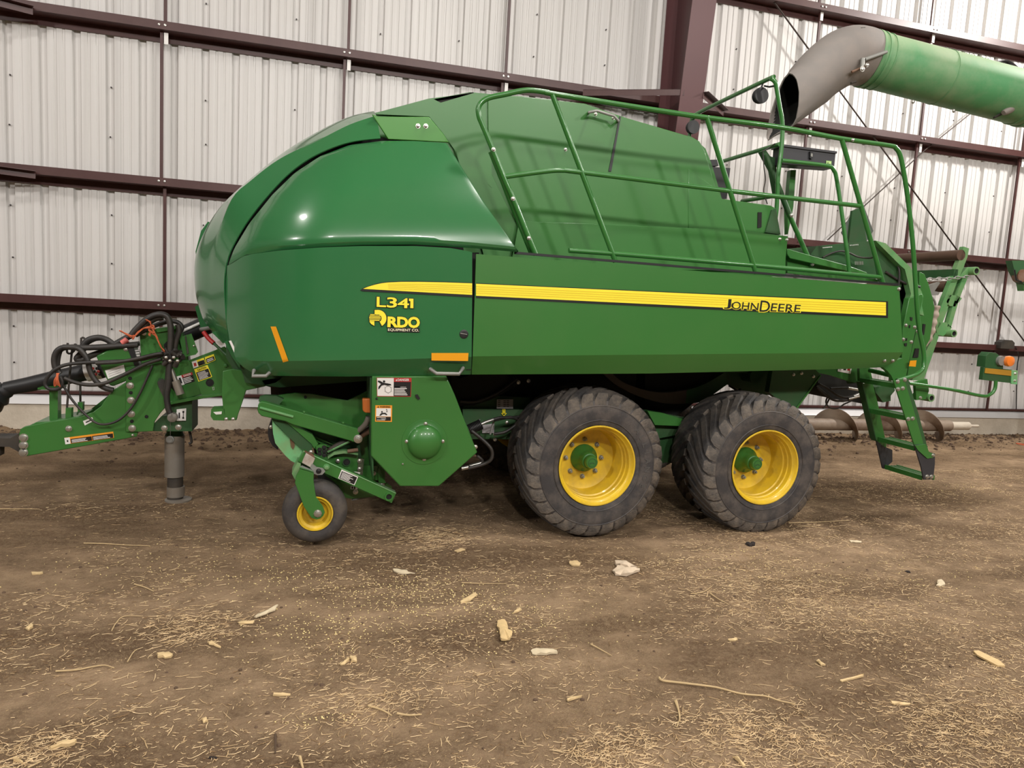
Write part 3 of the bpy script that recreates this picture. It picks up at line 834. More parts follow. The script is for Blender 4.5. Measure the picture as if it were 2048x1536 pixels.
# rounded transition between ridge, outline and centre
rows = []
nsec = len(full)
for i in range(nsec-1):
    kk = 6
    for t in [j/kk for j in range(kk)]:
        if i in (0, nsec-2): rows.append([p.lerp(q, t) for p, q in zip(full[i], full[i+1])])
        else:
            a = full[max(1, i-1)]; d = full[min(nsec-2, i+2)]
            rows.append([.5*((2*b)+(c-a1)*t+(2*a1-5*b+4*c-d1)*t*t+(3*b-a1-3*c+d1)*t**3) for a1, b, c, d1 in zip(a, full[i], full[i+1], d)])
rows.append(full[-1])
vs = [p for r in rows for p in r]
mb.add(vs, [(j*NN+i, j*NN+i+1, (j+1)*NN+i+1, (j+1)*NN+i) for j in range(len(rows)-1) for i in range(NN-1)], hoodg, True)
mb.build('front_hood', B, solid=.008)
# far side of the hood
mb = MB()
far = [Vector((p.x, 2*YC-p.y, p.z)) for p in secs[0]]
q = at(944,504,YP); r_ = at(943,748,YP); t_ = at(893,287,5.2)
fan = far+[Vector((r_.x, 7.48, r_.z)), Vector((q.x+.15, 7.48, q.z)), Vector((t_.x, 7.0, t_.z))]
cen = Vector((.5, 7.46, 1.9))
mb.add(fan+[cen], [(i, (i+1) % len(fan), len(fan)) for i in range(len(fan))], hoodg, True)
mb.build('far_hood_panel', B, solid=.01)
mb = MB(); mb.box((q.x+.02, 7.46, 1.25), (4.6, 7.48, 2.03), green); mb.build('far_side_panel', B)
# black blocks painting the shade inside, seen through the seams
mb = MB()
ins = [at(p.x, p.y, 5.3)+Vector((-.012, 0, .012)) for p in arc_resample([(*p, 0) for p in S0], 30)]
ins += [at(540,742,5.3), at(930,742,5.3), at(930,520,5.3), at(900,300,5.3)]
mb.prism3(ins, (0, 1.5, 0), darkin); mb.build('hood_interior', B)
mb = MB(); mb.prism([(938,505),(958,505),(952,740),(932,740)], YP+.06, .3, darkin); mb.build('seam_post', B)  # dark block painted for the shade in the panel seam
# bright green plate on the hood top
mb = MB(); mb.prism(cp(c7, [(1285,240),(1330,258),(1690,260),(1790,380),(1830,440),(1400,418)]), 5.20, .02, mat('fresh_green_paint', (0.045, .225, .02, 1), .4, coat=.3, var=.05))
cpz = mb.build('hood_top_plate', B, bevel=.004)
mb = MB(); mb.bolt(*c7(1610,325), 5.20, r=.013); mb.bolt(*c7(1665,325), 5.20, r=.013); mb.build('plate_bolts', cpz)
mb = MB(); mb.prism(cp(c7, [(1280,240),(1690,130),(2012,92),(2130,112),(2130,760),(1880,510),(1790,380),(1690,258)]), 5.400, .012, green); mb.build('crown_plate', B)
# fins ahead of the nose
mb = MB(); mb.prism([(416,443),(402,462),(391,503),(393,522),(402,520),(432,500),(440,455)], 5.98, .24, hoodg); mb.build('nose_fin', B)
mb = MB(); mb.prism(cp(cH, [(1385,195),(1325,240),(1410,545),(1560,500),(1640,560)]), 6.0, .25, hoodg); mb.build('nose_fin', B)
mb = MB(); mb.tube([at(*cH(1410,552), 5.95), at(*cH(1480,540), 5.9), at(*cH(1620,510), 5.8)], .016, gsteel, n=8); mb.build('nose_handle', B, 'grey nose handle')
mb = MB(); mb.prism(cp(cH, [(1560,590),(1660,690),(1730,720),(1840,700),(1850,640),(1700,560)]), 5.45, .1, hoodg); mb.build('nose_lower_lip', B)
mb = MB(); mb.tube([at(*cH(1445,585), 5.72), at(*cH(1520,680), 5.7), at(*cH(1590,745), 5.68)], .017, redm, n=8, sm=3)
mb.tube([at(*cH(1590,745), 5.68), at(*cH(1810,950), 5.6)], .011, dgreen, n=8); mb.build('latch_lever', B, 'red tipped latch lever')
mb = MB(); mb.prism(cp(cH, [(1610,720),(1720,700),(1730,760),(1660,785)]), 5.6, .01, dwht); mb.build('nose_label', B, 'small white sticker')
mb = MB(); mb.prism(cp(cH, [(1800,712),(1830,705),(1912,875),(1880,888)]), 5.15, .004, dwht); mb.build('nose_label', B, 'narrow white sticker')
mb = MB(); mb.prism(cp(cH, [(1735,720),(1800,700),(1890,900),(1955,1010),(1955,1090),(1840,930)]), 5.28, .03, hoodg); mb.build('nose_bracket', B)
mb = MB(); mb.prism([(452,688),(474,700),(482,722),(520,752),(505,768),(470,745),(452,715)], 5.40, .25, dgreen); mb.build('hood_corner_plate', B)

# --- stripe and lettering
def dY(x, y): return (frontY(x) if x < 948 else YP)-.0075
def stripe(parent, top, bot, outl_top, outl_bot, name, closed_end=None):
    mb = MB()
    put_strip(mb, outl_top, outl_bot, dY, dblk, lift=.0008, n=40)
    put_strip(mb, top, bot, dY, dyel, lift=.002, n=40)
    n_ = 40; a = arc_resample([(*p, 0) for p in top], n_); b = arc_resample([(*p, 0) for p in bot], n_)
    for k in (.22, .40, .58, .76):
        s0 = 9 if parent is fp else 0
        A = [(a[i].lerp(b[i], k-.025).x, a[i].lerp(b[i], k-.025).y) for i in range(s0, n_)]
        Bq = [(a[i].lerp(b[i], k+.03).x, a[i].lerp(b[i], k+.03).y) for i in range(s0, n_)]
        put_strip(mb, A, Bq, dY, dyel2, lift=.0032, n=40)
    return mb.build(name, parent, 'yellow stripe with black outline', merge=1e-7)
stripe(fp, cp(cD, [(212,293),(300,258),(400,229),(500,208),(600,196),(800,187),(1100,187),(1500,195),(1925,210)]), cp(cD, [(212,297),(1000,342),(1925,392)]),
       cp(cD, [(160,320),(210,280),(400,216),(500,196),(600,184),(800,175),(1100,175),(1500,183),(1930,200)]), cp(cD, [(160,322),(190,336),(1000,378),(1930,432)]), 'stripe_decal')
stripe(sp, [(952,567.5),(1400,588),(1772,604.5)], [(952,591.5),(1400,613),(1772,631)], [(952,566),(1400,586.5),(1776,602.5)], [(952,596),(1400,618),(1776,636)], 'stripe_decal')
def lettering(parent, t, q, name, lab, m, back=None, bo=.05, off=0, sp_=1.0, extra=None):
    mb = MB()
    if back: put_text(mb, t, q, dY, back, off=bo, lift=.0045, space=sp_)
    put_text(mb, t, q, dY, m, off=off, lift=.006, space=sp_)
    if extra: extra(mb)
    return mb.build(name, parent, lab, merge=1e-7)
# model number drawn in wide strokes
def stroke_glyphs(mb, strokes, w, m, lift, conv):
    for st in strokes:
        P = [Vector((*p, 0)) for p in st]
        for a, b in zip(P, P[1:]):
            d = (b-a)
            if d.length < 1e-6: continue
            d.normalize(); nrm = Vector((-d.y, d.x, 0))
            e = d*(w*.42)
            Q = [a-e+nrm*w/2, b+e+nrm*w/2, b+e-nrm*w/2, a-e-nrm*w/2]
            put_poly(mb, [conv(p.x, p.y) for p in Q], dY, m, lift)
mb = MB()
for ch, q in (('L', [(428,426),(563,430),(562,582),(425,576)]), ('3', [(590,432),(735,436),(733,592),(586,587)]), ('4', [(757,446),(925,450),(922,598),(755,594)])):
    qq = cp(cD, q); put_text(mb, ch, qq, dY, dblk, off=.055, lift=.0035); put_text(mb, ch, qq, dY, dyel, off=.018, lift=.0055)
put_poly(mb, cp(cD, [(918,442),(1010,445),(1007,612),(940,610),(942,502),(918,500)]), dY, dblk, .0034)
put_poly(mb, cp(cD, [(928,450),(1000,453),(998,602),(950,600),(952,490),(930,488)]), dY, dyel, .0055)
mb.build('number_lettering', fp, 'yellow L341 lettering with black outline', merge=1e-7)
# dealer mark
mb = MB()
def arc(cx, cy, r0, r1, a0, a1, n=24):
    A = [(cx+r0*cos(radians(a0+(a1-a0)*i/n)), cy-r0*sin(radians(a0+(a1-a0)*i/n))) for i in range(n+1)]
    Bq = [(cx+r1*cos(radians(a0+(a1-a0)*i/n)), cy-r1*sin(radians(a0+(a1-a0)*i/n))) for i in range(n+1)]
    return A, Bq
def arcput(r0, r1, a0, a1, m, lift):
    A, Bq = arc(440, 762, r0, r1, a0, a1); put_strip(mb, cp(cD, A), cp(cD, Bq), dY, m, lift, n=25)
arcput(40, 145, 118, -68, dblk, .003); arcput(58, 134, 112, -62, dyel, .005)
put_poly(mb, cp(cD, [(378,622),(440,618),(440,712),(378,712)]), dY, dblk, .003)
put_poly(mb, cp(cD, [(388,630),(440,628),(440,702),(388,702)]), dY, dyel, .0052)
for k, (x0, x1) in enumerate(((318, 470), (308, 485), (302, 490), (304, 488), (308, 470))):
    y = 694+k*23
    put_poly(mb, cp(cD, [(x0-8,y-7),(x1+7,y-4),(x1+7,y+24),(x0-8,y+22)]), dY, dblk, .0032+.0001*k)
for k, (x0, x1) in enumerate(((318, 385), (308, 475), (302, 485), (304, 485), (308, 465))):
    y = 694+k*23
    put_poly(mb, cp(cD, [(x0,y),(x1,y+2),(x1,y+15),(x0,y+13)]), dY, dyel, .0056)
put_poly(mb, cp(cD, [(296,795),(390,795),(390,890),(330,862),(300,815)]), dY, dblk, .003)
put_poly(mb, cp(cD, [(306,805),(384,805),(384,880),(335,852),(310,820)]), dY, dyel, .005)
for ch, q in (('R', [(605,742),(742,748),(742,897),(600,890)]), ('D', [(755,745),(905,750),(905,900),(755,897)]), ('O', [(922,745),(1090,748),(1090,906),(922,904)])):
    qq = cp(cD, q)
    put_text(mb, ch, qq, dY, dblk, off=.085, lift=.0035); put_text(mb, ch, qq, dY, dyel, off=.045, lift=.0055)
put_poly(mb, cp(cD, [(590,905),(1098,912),(1096,985),(588,975)]), dY, dblk, .003)
put_text(mb, 'EQUIPMENT CO.', cp(cD, [(600,922),(1085,930),(1084,976),(600,966)]), dY, mat('decal_cream', (.9, .85, .6, 1), .4, var=.02), off=.01, lift=.0055)
mb.build('dealer_lettering', fp, 'yellow dealer logo lettering on the front panel', merge=1e-7)
# maker's name
mb = MB()
qs = [('J', [(1450,598),(1463,598.5),(1461,618),(1448,617)]), ('OHN', [(1465,603),(1518,606),(1516,621),(1463,618)]), ('D', [(1522,601),(1541,602),(1539,624),(1519,623)]), ('EERE', [(1544,606.5),(1602,610),(1600,624.5),(1541,622.5)])]
for t, q in qs: put_text(mb, t, q, dY, dyel, off=.055, lift=.0035)
for t, q in qs: put_text(mb, t, q, dY, dblk, off=.006, lift=.006)
mb.build('maker_lettering', sp, 'black JOHN DEERE lettering on the yellow stripe', merge=1e-7)
mb = MB(); put_strip(mb, [(541,653),(566,725)], [(552,653),(577,722)], lambda x, y: lowY(x, y)-.009, amber, .003); mb.build('side_reflector', fp, 'narrow amber reflector strip')
mb = MB(); put_poly(mb, [(863,706),(937,706),(936,722),(863,721)], dY, amber, .003); mb.build('side_reflector', fp, 'amber reflector strip near the seam')
c = at(*cD(1792,1010), YP-.006)
mb = MB().lathe(c, [(0, .031), (-.008, .030), (-.010, .026), (-.006, .0001)], black, n=24)
mb.prism([cD(1740,990), cD(1845,1010), cD(1845,1022), cD(1740,1003)], YP-.02, .008, gsteel)
mb.build('panel_lock', fp, 'round black lock')
def bent_handle(pts, par, Y):
    mb = MB(); P = [at(*pts[0], Y+.04), at(*pts[0], Y-.03), at(*pts[1], Y-.05), at(*pts[2], Y-.05), at(*pts[3], Y-.03), at(*pts[3], Y+.04)]
    mb.tube(P, .013, gsteel, n=8); mb.build('grab_handle', par, 'grey bent grab handle')
bent_handle([(508,741),(505,752),(532,752),(542,742)], fp, lowY(520,735))
bent_handle([(861,738),(873,747),(918,748),(926,736)], fp, YP+.05)

# --- railing and platform tubes
YR = 4.86
rr = .0185
rail = MB()
rail.tube([at(1072,510,YR), at(*c6(575,1190), YR), at(*c6(480,950), YR), at(*c6(390,740), YR), at(*c6(310,540), YR), at(*c6(235,360), YR), at(*c6(212,300), YR), at(*c6(208,240), YR), at(*c6(235,195), YR), at(*c6(290,165), YR), at(*c6(400,142), YR), at(*c6(520,116), YR), at(*c6(600,112), YR), at(*c6(720,128), YR),
    at(1112,188.5,YR), at(*c5(0,303), YR), at(*c5(600,382), YR), at(*c5(1000,457), YR), at(*c5(1330,505), YR), at(*c5(1375,523), YR), at(*c5(1400,560), YR), at(*c5(1420,640), YR), at(*c5(1455,860), YR), at(*c5(1490,1180), YR-.01), at(*c4(815,530), YR-.02), at(*c4(848,720), YR-.03), at(*c4(848,800), YR-.04), at(*c4(830,835), YR-.05), at(*c4(790,860), YR-.06), at(*c4(690,890), YR-.08)], rr, tubeg, n=12, sm=4)
ro = rail.build('guard_rail', B)
mb = MB(); mb.tube([at(*c6(395,745), YR), at(*c6(560,722), YR), at(*c6(740,700), YR), at(*c6(830,698), YR), at(*c6(960,712), YR), at(1460,382,YR), at(*c5(1150,910), YR)], rr*.95, tubeg, n=12, sm=3); mb.build('rail_bar', ro)
mb = MB(); mb.tube([at(*c6(870,1283), YR), at(*c6(1180,1305), YR), at(*c5(430,1305), YR), at(*c5(1280,1385), YR)], rr*.95, tubeg, n=12); mb.build('rail_bar', ro)
for a, b in (((1105,190), (1231,524)), ((1413,233), (1512,547)), ((1684,280), (1766,567))):
    mb = MB(); mb.tube([at(*a, YR), at(*b, YR)], rr, tubeg, n=12); mb.build('rail_post', ro)
mb = MB()
for p in (c6(318,545), c6(460,905), c6(577,1193)): mb.bolt(*p, YR-.018, r=.011)
for p in (c5(1085,468),): mb.bolt(*p, YR-.02, r=.01)
mb.build('rail_bolts', ro)
# second tube of the front post
mb = MB(); mb.tube([at(*c6(300,560), YR+.05), at(*c6(600,1310), YR+.05)], .02, tubeg, n=10); mb.build('rail_socket', ro)
# rear gate hoop across the machine
XH = at(1545,465,5.42).x
hoop = MB()
yt = atX(1543,162,XH+.05)
Yn = 5.42
Ptop = at(1540,161,Yn); Pend = atX(1400,224,Ptop.x)
hoop.tube([at(1546,466,Yn), at(1553,420,Yn), at(*cA(400,900), Yn), at(*cA(415,780), Yn), at(*cA(422,640), Yn), at(*cA(405,530), Yn), at(*cA(392,450), Yn), at(*cA(385,420), Yn), at(*cA(365,405), Yn+.02), at(*cA(340,410), Yn+.1), Pend, Pend+Vector((0, .1, -.03)), Pend+Vector((0, .17, -.14)), Pend+Vector((-.02, .17, -1.2))], rr, tubeg, n=12, sm=5)
hp = hoop.build('rear_gate_hoop', B)
a = at(*cA(408,738), Yn); b = atX(*cA(110,828), a.x)
mb = MB(); mb.tube([a, b], rr, tubeg, n=12); mb.build('hoop_bar', hp)
a = at(*cA(400,1000), Yn); b = atX(*cA(215,1030), a.x)
mb = MB(); mb.tube([a, b], rr, tubeg, n=12); mb.build('hoop_bar', hp)
mb = MB(); mb.tube([at(*cA(418,822), Yn-.02), at(*cA(520,833), Yn-.02), at(*cA(655,850), Yn-.02), at(*cA(685,872), Yn-.02), at(*cA(700,920), Yn-.02), at(*cA(730,1120), Yn-.05), at(*cA(766,1400), Yn-.1)], rr*.95, tubeg, n=12, sm=4); mb.build('step_rail', B)
mb = MB(); mb.tube([at(*cA(335,790), 5.55), at(*cA(460,1105), 5.5)], .024, dgreen, n=10); mb.tube([at(*cA(455,1095), 5.5), at(*cA(572,1360), 5.45)], .021, tubeg, n=10)
mb.bolt(*cA(468,1103), 5.46, r=.014); mb.bolt(*cA(575,1352), 5.42, r=.014); mb.build('brace_strut', B)
mb = MB(); mb.prism(cp(cA, [(318,775),(335,765),(360,800),(390,810),(395,1010),(370,870)]), 5.56, .06, dgreen); mb.build('strut_bracket', B)
mb = MB(); mb.prism(cp(cA, [(465,870),(492,870),(478,1060),(450,1200),(448,1060)]), 5.62, .05, green); mb.build('toolbox_post', B)
mb = MB(); mb.tube([at(*cA(322,780), 5.5), at(*cA(328,860), 5.5), at(*cA(335,920), 5.5), at(*cA(326,980), 5.5), at(*cA(345,1045), 5.5)], .005, hosem, n=6, sm=4)
mb.tube([at(*cA(385,735), 5.45), at(*cA(355,755), 5.5), at(*cA(320,775), 5.5)], .005, hosem, n=6, sm=3); mb.build('lamp_cable', B)
# toolbox, seen from below
YB = 5.46
fr = [at(*cA(425,742), YB), at(*cA(698,778), YB), at(*cA(688,862), YB), at(*cA(418,842), YB)]
d = Vector((0, .14, 0))
mb = MB(); mb.hexa([fr[0], fr[1], fr[2], fr[3], fr[0]+d, fr[1]+d, fr[2]+d, fr[3]+d], charcoal)
tb = mb.build('toolbox', B, 'dark grey metal toolbox', bevel=.008)
mb = MB(); l = [at(*cA(423,738), YB-.012), at(*cA(702,775), YB-.012), at(*cA(701,786), YB-.012), at(*cA(423,749), YB-.012)]
mb.hexa([*l, *[p+Vector((0, .16, 0)) for p in l]], charcoal); mb.build('toolbox_lid', tb)
mb = MB(); mb.prism(cp(cA, [(565,775),(580,777),(580,810),(572,815),(564,808)]), YB-.02, .02, black)
mb.prism(cp(cA, [(568,785),(577,786),(577,803),(568,801)]), YB-.023, .005, gsteel); mb.build('latch', tb, 'black latch')
mb = MB(); q = cp(cA, [(646,822),(674,825),(672,852),(645,849)])
put_poly(mb, q, YB-.004, mat('emblem_green', (.25, .5, .16, 1), .4), .002)
cE = lambda x, y: quad_map(q)(x, y)
put_poly(mb, [cE(.08,.08), cE(.92,.08), cE(.92,.92), cE(.08,.92)], YB-.004, mat('emblem_pale', (.55, .7, .3, 1), .4), .003)
for poly in ([(.2,.55),(.35,.5),(.7,.55),(.85,.75),(.6,.65),(.4,.62),(.25,.75)], [(.25,.52),(.2,.3),(.3,.4),(.38,.52)], [(.2,.32),(.3,.15),(.33,.2),(.3,.35)], [(.35,.4),(.5,.2),(.55,.3),(.4,.45)], [(.6,.58),(.8,.5),(.9,.6),(.7,.62)]):
    put_poly(mb, [cE(*p) for p in poly], YB-.004, green, .0045)
mb.build('toolbox_emblem', tb, 'small green and yellow leaping deer badge', merge=1e-7)
# round work lamps hung from the hoop
def worklamp(p, tilt):
    mb = MB(); prof = []
    for k in range(9):
        t = k/8; r = .062*sqrt(max(0, 1-(t*.95)**2.4))+.004
        prof += [(.015+t*.075, r), (.015+t*.075+.002, r), (.015+t*.075+.003, r-.014), (.015+t*.075+.006, r-.014)]
    prof = [(0, .0001), (0, .066), (.012, .068)]+prof+[(.09, .0001)]
    mb.lathe(p, prof, black, n=20)
    mb.tube([Vector(p)+Vector((0, .03, .05)), Vector(p)+Vector((.02, .03, .11))], .008, black, n=6)
    return mb
p = at(1524,190,Yn+.12); worklamp(p, 0).build('work_lamp', B, 'black round work lamp on the hoop')
p = Pend+Vector((.0, .1, -.12)); worklamp(p, 0).build('work_lamp', B, 'black round work lamp at the far end of the hoop')
mb = MB(); mb.tube([at(*cA(330,440), Yn+.12), at(*cA(355,445), Yn+.05), at(*cA(382,440), Yn+.01)], .008, black, n=6); mb.build('lamp_arm', B)

# --- rear end: chamber roof, bale chute, ladder
mb = MB()
mb.prism(cp(cM, [(-40,420),(0,430),(310,520),(860,670),(1120,765),(1140,800),(900,760),(620,700),(0,560),(-40,500)]), 5.40, .5, green)
mb.prism(cp(cM, [(-40,510),(620,660),(1290,870),(1290,920),(640,860),(-40,780)]), 5.46, .45, green)
mb.build('chamber_roof', B, bevel=.004)
mb = MB()
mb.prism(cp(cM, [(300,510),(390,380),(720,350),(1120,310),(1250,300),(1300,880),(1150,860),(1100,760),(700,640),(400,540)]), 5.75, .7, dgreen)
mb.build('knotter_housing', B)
mb = MB()
for i in range(9):
    x = 480+i*16; mb.tube([at(*cM(x,400-i*1.5), 5.74), at(*cM(x+4,412-i*1.5), 5.74)], .004, dwht, n=5)
for i in range(6):
    x = 880+i*22; mb.tube([at(*cM(x,365-i*2), 5.74), at(*cM(x+4,378-i*2), 5.74)], .004, dwht, n=5)
for i in range(5):
    x = 955+i*26; mb.tube([at(*cM(x,605), 5.70), at(*cM(x+3,655), 5.70)], .007, steel, n=6)
mb.build('knotter_fingers', B, 'bright steel knotter pieces')
mb = MB()
mb.tube([at(*cM(480,550), 5.7), at(*cM(600,490), 5.7), at(*cM(740,455), 5.7), at(*cM(860,480), 5.7), at(*cM(1000,540), 5.68), at(*cM(1180,555), 5.6), at(*cM(1290,520), 5.5), at(*cM(1440,590), 5.4), at(*cM(1560,650), 5.35), at(*cM(1600,760), 5.33), at(*cM(1590,960), 5.33)], .009, hosem, n=8, sm=4)
mb.tube([at(*cM(1400,760), 5.35), at(*cM(1540,850), 5.35), at(*cM(1700,930), 5.33), at(*cM(1900,980), 5.3)], .012, hosem, n=8, sm=4)
mb.build('wiring_harness', B)
mb = MB(); mb.prism(cp(c5, [(1012,1085),(1095,935),(1160,905),(1225,1075),(1190,1130),(1180,1145),(1050,1150)]), 6.2, .01, mat('weathered_sign_back', (.10, .12, .10, 1), .6)); mb.build('slow_vehicle_sign', B, 'back of the triangular sign')
mb = MB(); mb.prism(cp(c5, [(1085,940),(1150,920),(1180,1150),(1060,1160)]), 6.17, .03, dgreen); mb.build('sign_bracket', B)
# tall rear side frame
mb = MB(); mb.prism(cp(cM, [(1210,310),(1250,300),(1610,660),(1680,720),(1770,1080),(1740,1200),(1720,1317),(1620,1317),(1600,980),(1320,900),(1300,780)]), 5.36, .03, dgreen)
mb.prism(cp(c4, [(700,380),(728,300),(778,430),(740,560),(722,640)]), 5.36, .03, dgreen)
mb.build('rear_frame_web', B)
mb = MB(); mb.prism(cp(cM, [(1250,300),(1400,340),(1760,690),(1800,760),(1950,1110),(1930,1250),(1960,1400),(1720,1317),(1740,1200),(1770,1080),(1680,720),(1610,660)]), 5.30, .07, pgreen)
mb.build('rear_frame_flange', B)
mb = MB(); mb.prism(cp(cR, [(210,640),(350,590),(365,640),(300,900),(200,1380),(180,1490),(165,1520),(130,1300),(140,980)]), 5.28, .06, green)
rs = mb.build('rear_side_frame', B, bevel=.004)
mb = MB()
for p in ((173,935),(268,955),(145,1090),(232,1118),(300,1000)): mb.bolt(*cR(*p), 5.28, r=.013)
mb.build('frame_bolts', rs)
mb = MB()
for q in ([(225,845),(248,850),(245,885),(228,880)], [(160,1135),(188,1130),(185,1165),(165,1165)], [(213,935),(225,932),(222,965),(212,965)], [(178,1080),(190,1078),(188,1105),(178,1105)]):
    mb.prism(cp(cR, q), 5.272, .01, darkin)
mb.build('frame_holes', rs)
mb = MB()
mb.prism(cp(cR, [(325,350),(375,370),(420,470),(470,640),(490,740),(440,1090),(400,1160),(330,1480),(190,1490),(230,1250),(300,960),(350,700),(320,500)]), 5.45, .05, green)
io = mb.build('inner_rear_plate', B, bevel=.003)
mb = MB(); mb.prism(cp(cR, [(365,920),(392,925),(375,1040),(358,1040)]), 5.44, .02, darkin)
mb.prism(cp(cR, [(280,1190),(322,1190),(310,1290),(255,1290)]), 5.44, .02, darkin); mb.build('plate_openings', io)
mb = MB(); mb.prism(cp(cR, [(222,1325),(292,1320),(282,1390),(210,1385)]), 5.24, .005, amber); mb.build('rear_reflector', B, 'small amber reflector')
# folded bale chute
YQ = 5.55
def chute_arm(dy, nm):
    mb = MB()
    A_ = cp(cR, [(820,68),(870,90),(830,270),(700,800),(640,985),(520,1070),(420,1330),(370,1536),(250,1536),(400,1200),(500,1000),(520,870),(600,700),(740,320)])
    # face built as strips so that the windows stay open
    def P(q): mb.prism(cp(cR, q), YQ+dy, .05, pgreen)
    P([(812,72),(868,92),(850,190),(765,400),(700,385),(760,230)])
    P([(700,385),(765,400),(745,440),(640,690),(580,680)]); 
    P([(812,385),(850,420),(740,700),(700,690)])
    P([(765,400),(860,300),(865,330),(850,420),(812,400),(745,440)])
    P([(640,600),(740,610),(790,640),(715,730),(655,725),(620,680)])
    P([(580,680),(640,690),(560,920),(500,1000),(520,850)])
    P([(700,690),(745,700),(670,960),(630,950)])
    P([(510,1000),(540,900),(620,905),(680,960),(650,1000),(585,1055),(520,1040)])
    P([(505,1010),(535,1060),(370,1540),(240,1540),(400,1210)])
    return mb.build(nm, B, bevel=.003)
ca = chute_arm(0, 'chute_arm')
mb = MB()
x = at(*cR(920,340), YQ-.03); mb.lathe(x, [(-.03, .026), (-.03, .040), (.12, .040)], pgreen, n=20); mb.lathe(x, [(-.028, .027), (.0, .0001)], darkin, n=16)
x = at(*cR(675,1025), YQ-.03); mb.lathe(x, [(-.03, .024), (-.03, .036), (.16, .036)], pgreen, n=20); mb.lathe(x, [(-.028, .025), (.0, .0001)], darkin, n=16)
x = at(*c4(880,990), 5.3); mb.lathe(x, [(-.03, .024), (-.03, .036), (.16, .036)], pgreen, n=20); mb.lathe(x, [(-.028, .025), (.0, .0001)], darkin, n=16)
mb.build('pivot_sleeves', ca)
mb = MB(); a = at(*cR(780,165), YQ); e = Vector((a.x+.0, 2*YC-YQ, a.z)); mb.tube([a, e], .052, brown, n=20); mb.build('chute_roller', B, 'brown chute roller')
mb = MB(); a = at(*cR(700,365), YQ); b = Vector((a.x, 6.7, a.z)); mb.prism3([a+Vector((0, 0, .04)), a+Vector((.05, 0, .04)), a+Vector((.05, 0, -.04)), a+Vector((0, 0, -.04))], (0, 1.1, 0), dgreen); mb.build('chute_cross_bar', B)
mb = MB(); a = at(*cR(640,510), YQ+.06); mb.tube([a, Vector((a.x, 6.65, a.z))], .055, brown, n=20); mb.build('chute_roller', B, 'brown chute roller')
mb = MB(); mb.prism([(*cR(700,60),)]*0 or cp(cR, [(812,72),(868,92),(800,330),(560,950),(500,1000),(740,320)]), 2*YC-YQ, .05, pgreen); mb.build('chute_arm', B)
# safety chain
links = cp(cR, [(345,442),(395,435),(440,430),(490,425),(540,425),(590,420),(640,425),(690,420),(740,415),(790,410),(840,405)])
mb = MB()
for i, (x, y) in enumerate(links):
    c = at(x, y, YQ-.06); P = []
    for k in range(11):
        a = 2*pi*k/10; u = .032*cos(a); w_ = .013*sin(a)
        P.append(c+(Vector((u, w_, 0)) if i % 2 else Vector((u, 0, w_))))
    mb.tube(P, .0055, gsteel, n=6, caps=False)
mb.build('safety_chain', B, 'grey steel safety chain')
mb = MB(); mb.prism(cp(cR, [(420,500),(540,460),(550,470),(490,560),(550,575),(530,605),(430,610),(370,680),(350,690),(380,600),(400,560)]), YQ-.04, .03, gsteel); mb.build('chute_hook', B, 'grey casting')
mb = MB(); P = [at(*cR(*p), YQ-.03) for p in ((515,720),(505,780),(490,850),(475,920),(460,990),(435,1060),(405,1120),(350,1150),(290,1160))]
mb.tube(P, lambda t: .028+.006*sin(t*40), rope, n=10, sm=5)
mb.tube([at(*cR(450,620), YQ-.03), at(*cR(490,670), YQ-.03), at(*cR(505,740), YQ-.03)], .010, gsteel, n=8, sm=3)
mb.build('chain_sleeve', B, 'frayed fabric sleeve over the chain')
mb = MB(); mb.prism(cp(cR, [(345,395),(370,375),(385,385),(385,420),(420,470),(410,520),(350,520)]), YQ-.03, .02, green); mb.build('chain_lug', B)
# ladder mount and ladder
mb = MB(); mb.prism(cp(cL, [(1080,190),(1330,95),(1375,300),(1400,330),(1225,365),(1195,300),(1150,245)]), 4.86, .04, green); mb.build('ladder_mount', B)
mb = MB(); mb.prism(cp(cL, [(820,200),(940,195),(975,345),(850,362),(825,370)]), 5.2, .03, green); mb.build('ladder_mount', B)
mb = MB(); mb.tube([at(*cL(940,240), 5.1), at(*cL(1050,265), 5.0), at(*cL(1190,300), 4.9)], .02, tubeg, n=10); mb.build('mount_tube', B)
ns = MB(); YL = 4.76
ns.prism(cp(cL, [(1225,362),(1350,340),(1480,770),(1590,1150),(1480,1150),(1330,690)]), YL, .012, green)
ns.prism(cp(cL, [(1350,340),(1395,330),(1420,430),(1520,760),(1635,1190),(1590,1150),(1480,770)]), YL+.0, .055, dgreen)  # flange side painted darker green for its shade
for p in ((1270,372),(1355,350),(1275,462),(1330,452),(1395,815),(1447,808),(1545,1165),(1595,1160)): ns.bolt(*cL(*p), YL, r=.014)
ld = ns.build('ladder', B)
mb = MB(); mb.prism(cp(cL, [(860,400),(975,385),(1035,620),(1140,1120),(1135,1175),(1100,1160),(1030,1080),(1010,1040)]), 5.22, .012, green)
mb.prism(cp(cL, [(850,380),(866,395),(1030,1080),(1012,1050)]), 5.16, .07, dgreen); mb.build('ladder_rail', ld)
mb = MB(); mb.prism(cp(c4, [(795,1270),(860,1265),(880,1310),(915,1320),(915,1380),(905,1472),(850,1475),(835,1400)]), YL-.012, .012, charcoal)
mb.bolt(*c4(868,1457), YL-.012, r=.015); mb.bolt(*c4(893,1457), YL-.012, r=.015); mb.build('ladder_foot', ld, 'dark grey flexible foot plate')
mb = MB(); mb.prism(cp(c4, [(800,1275),(860,1265),(880,1310),(912,1325),(905,1345),(870,1350),(815,1300)]), YL-.022, .01, green); mb.bolt(*c4(903,1330), YL-.022, r=.012); mb.build('foot_bracket', ld)
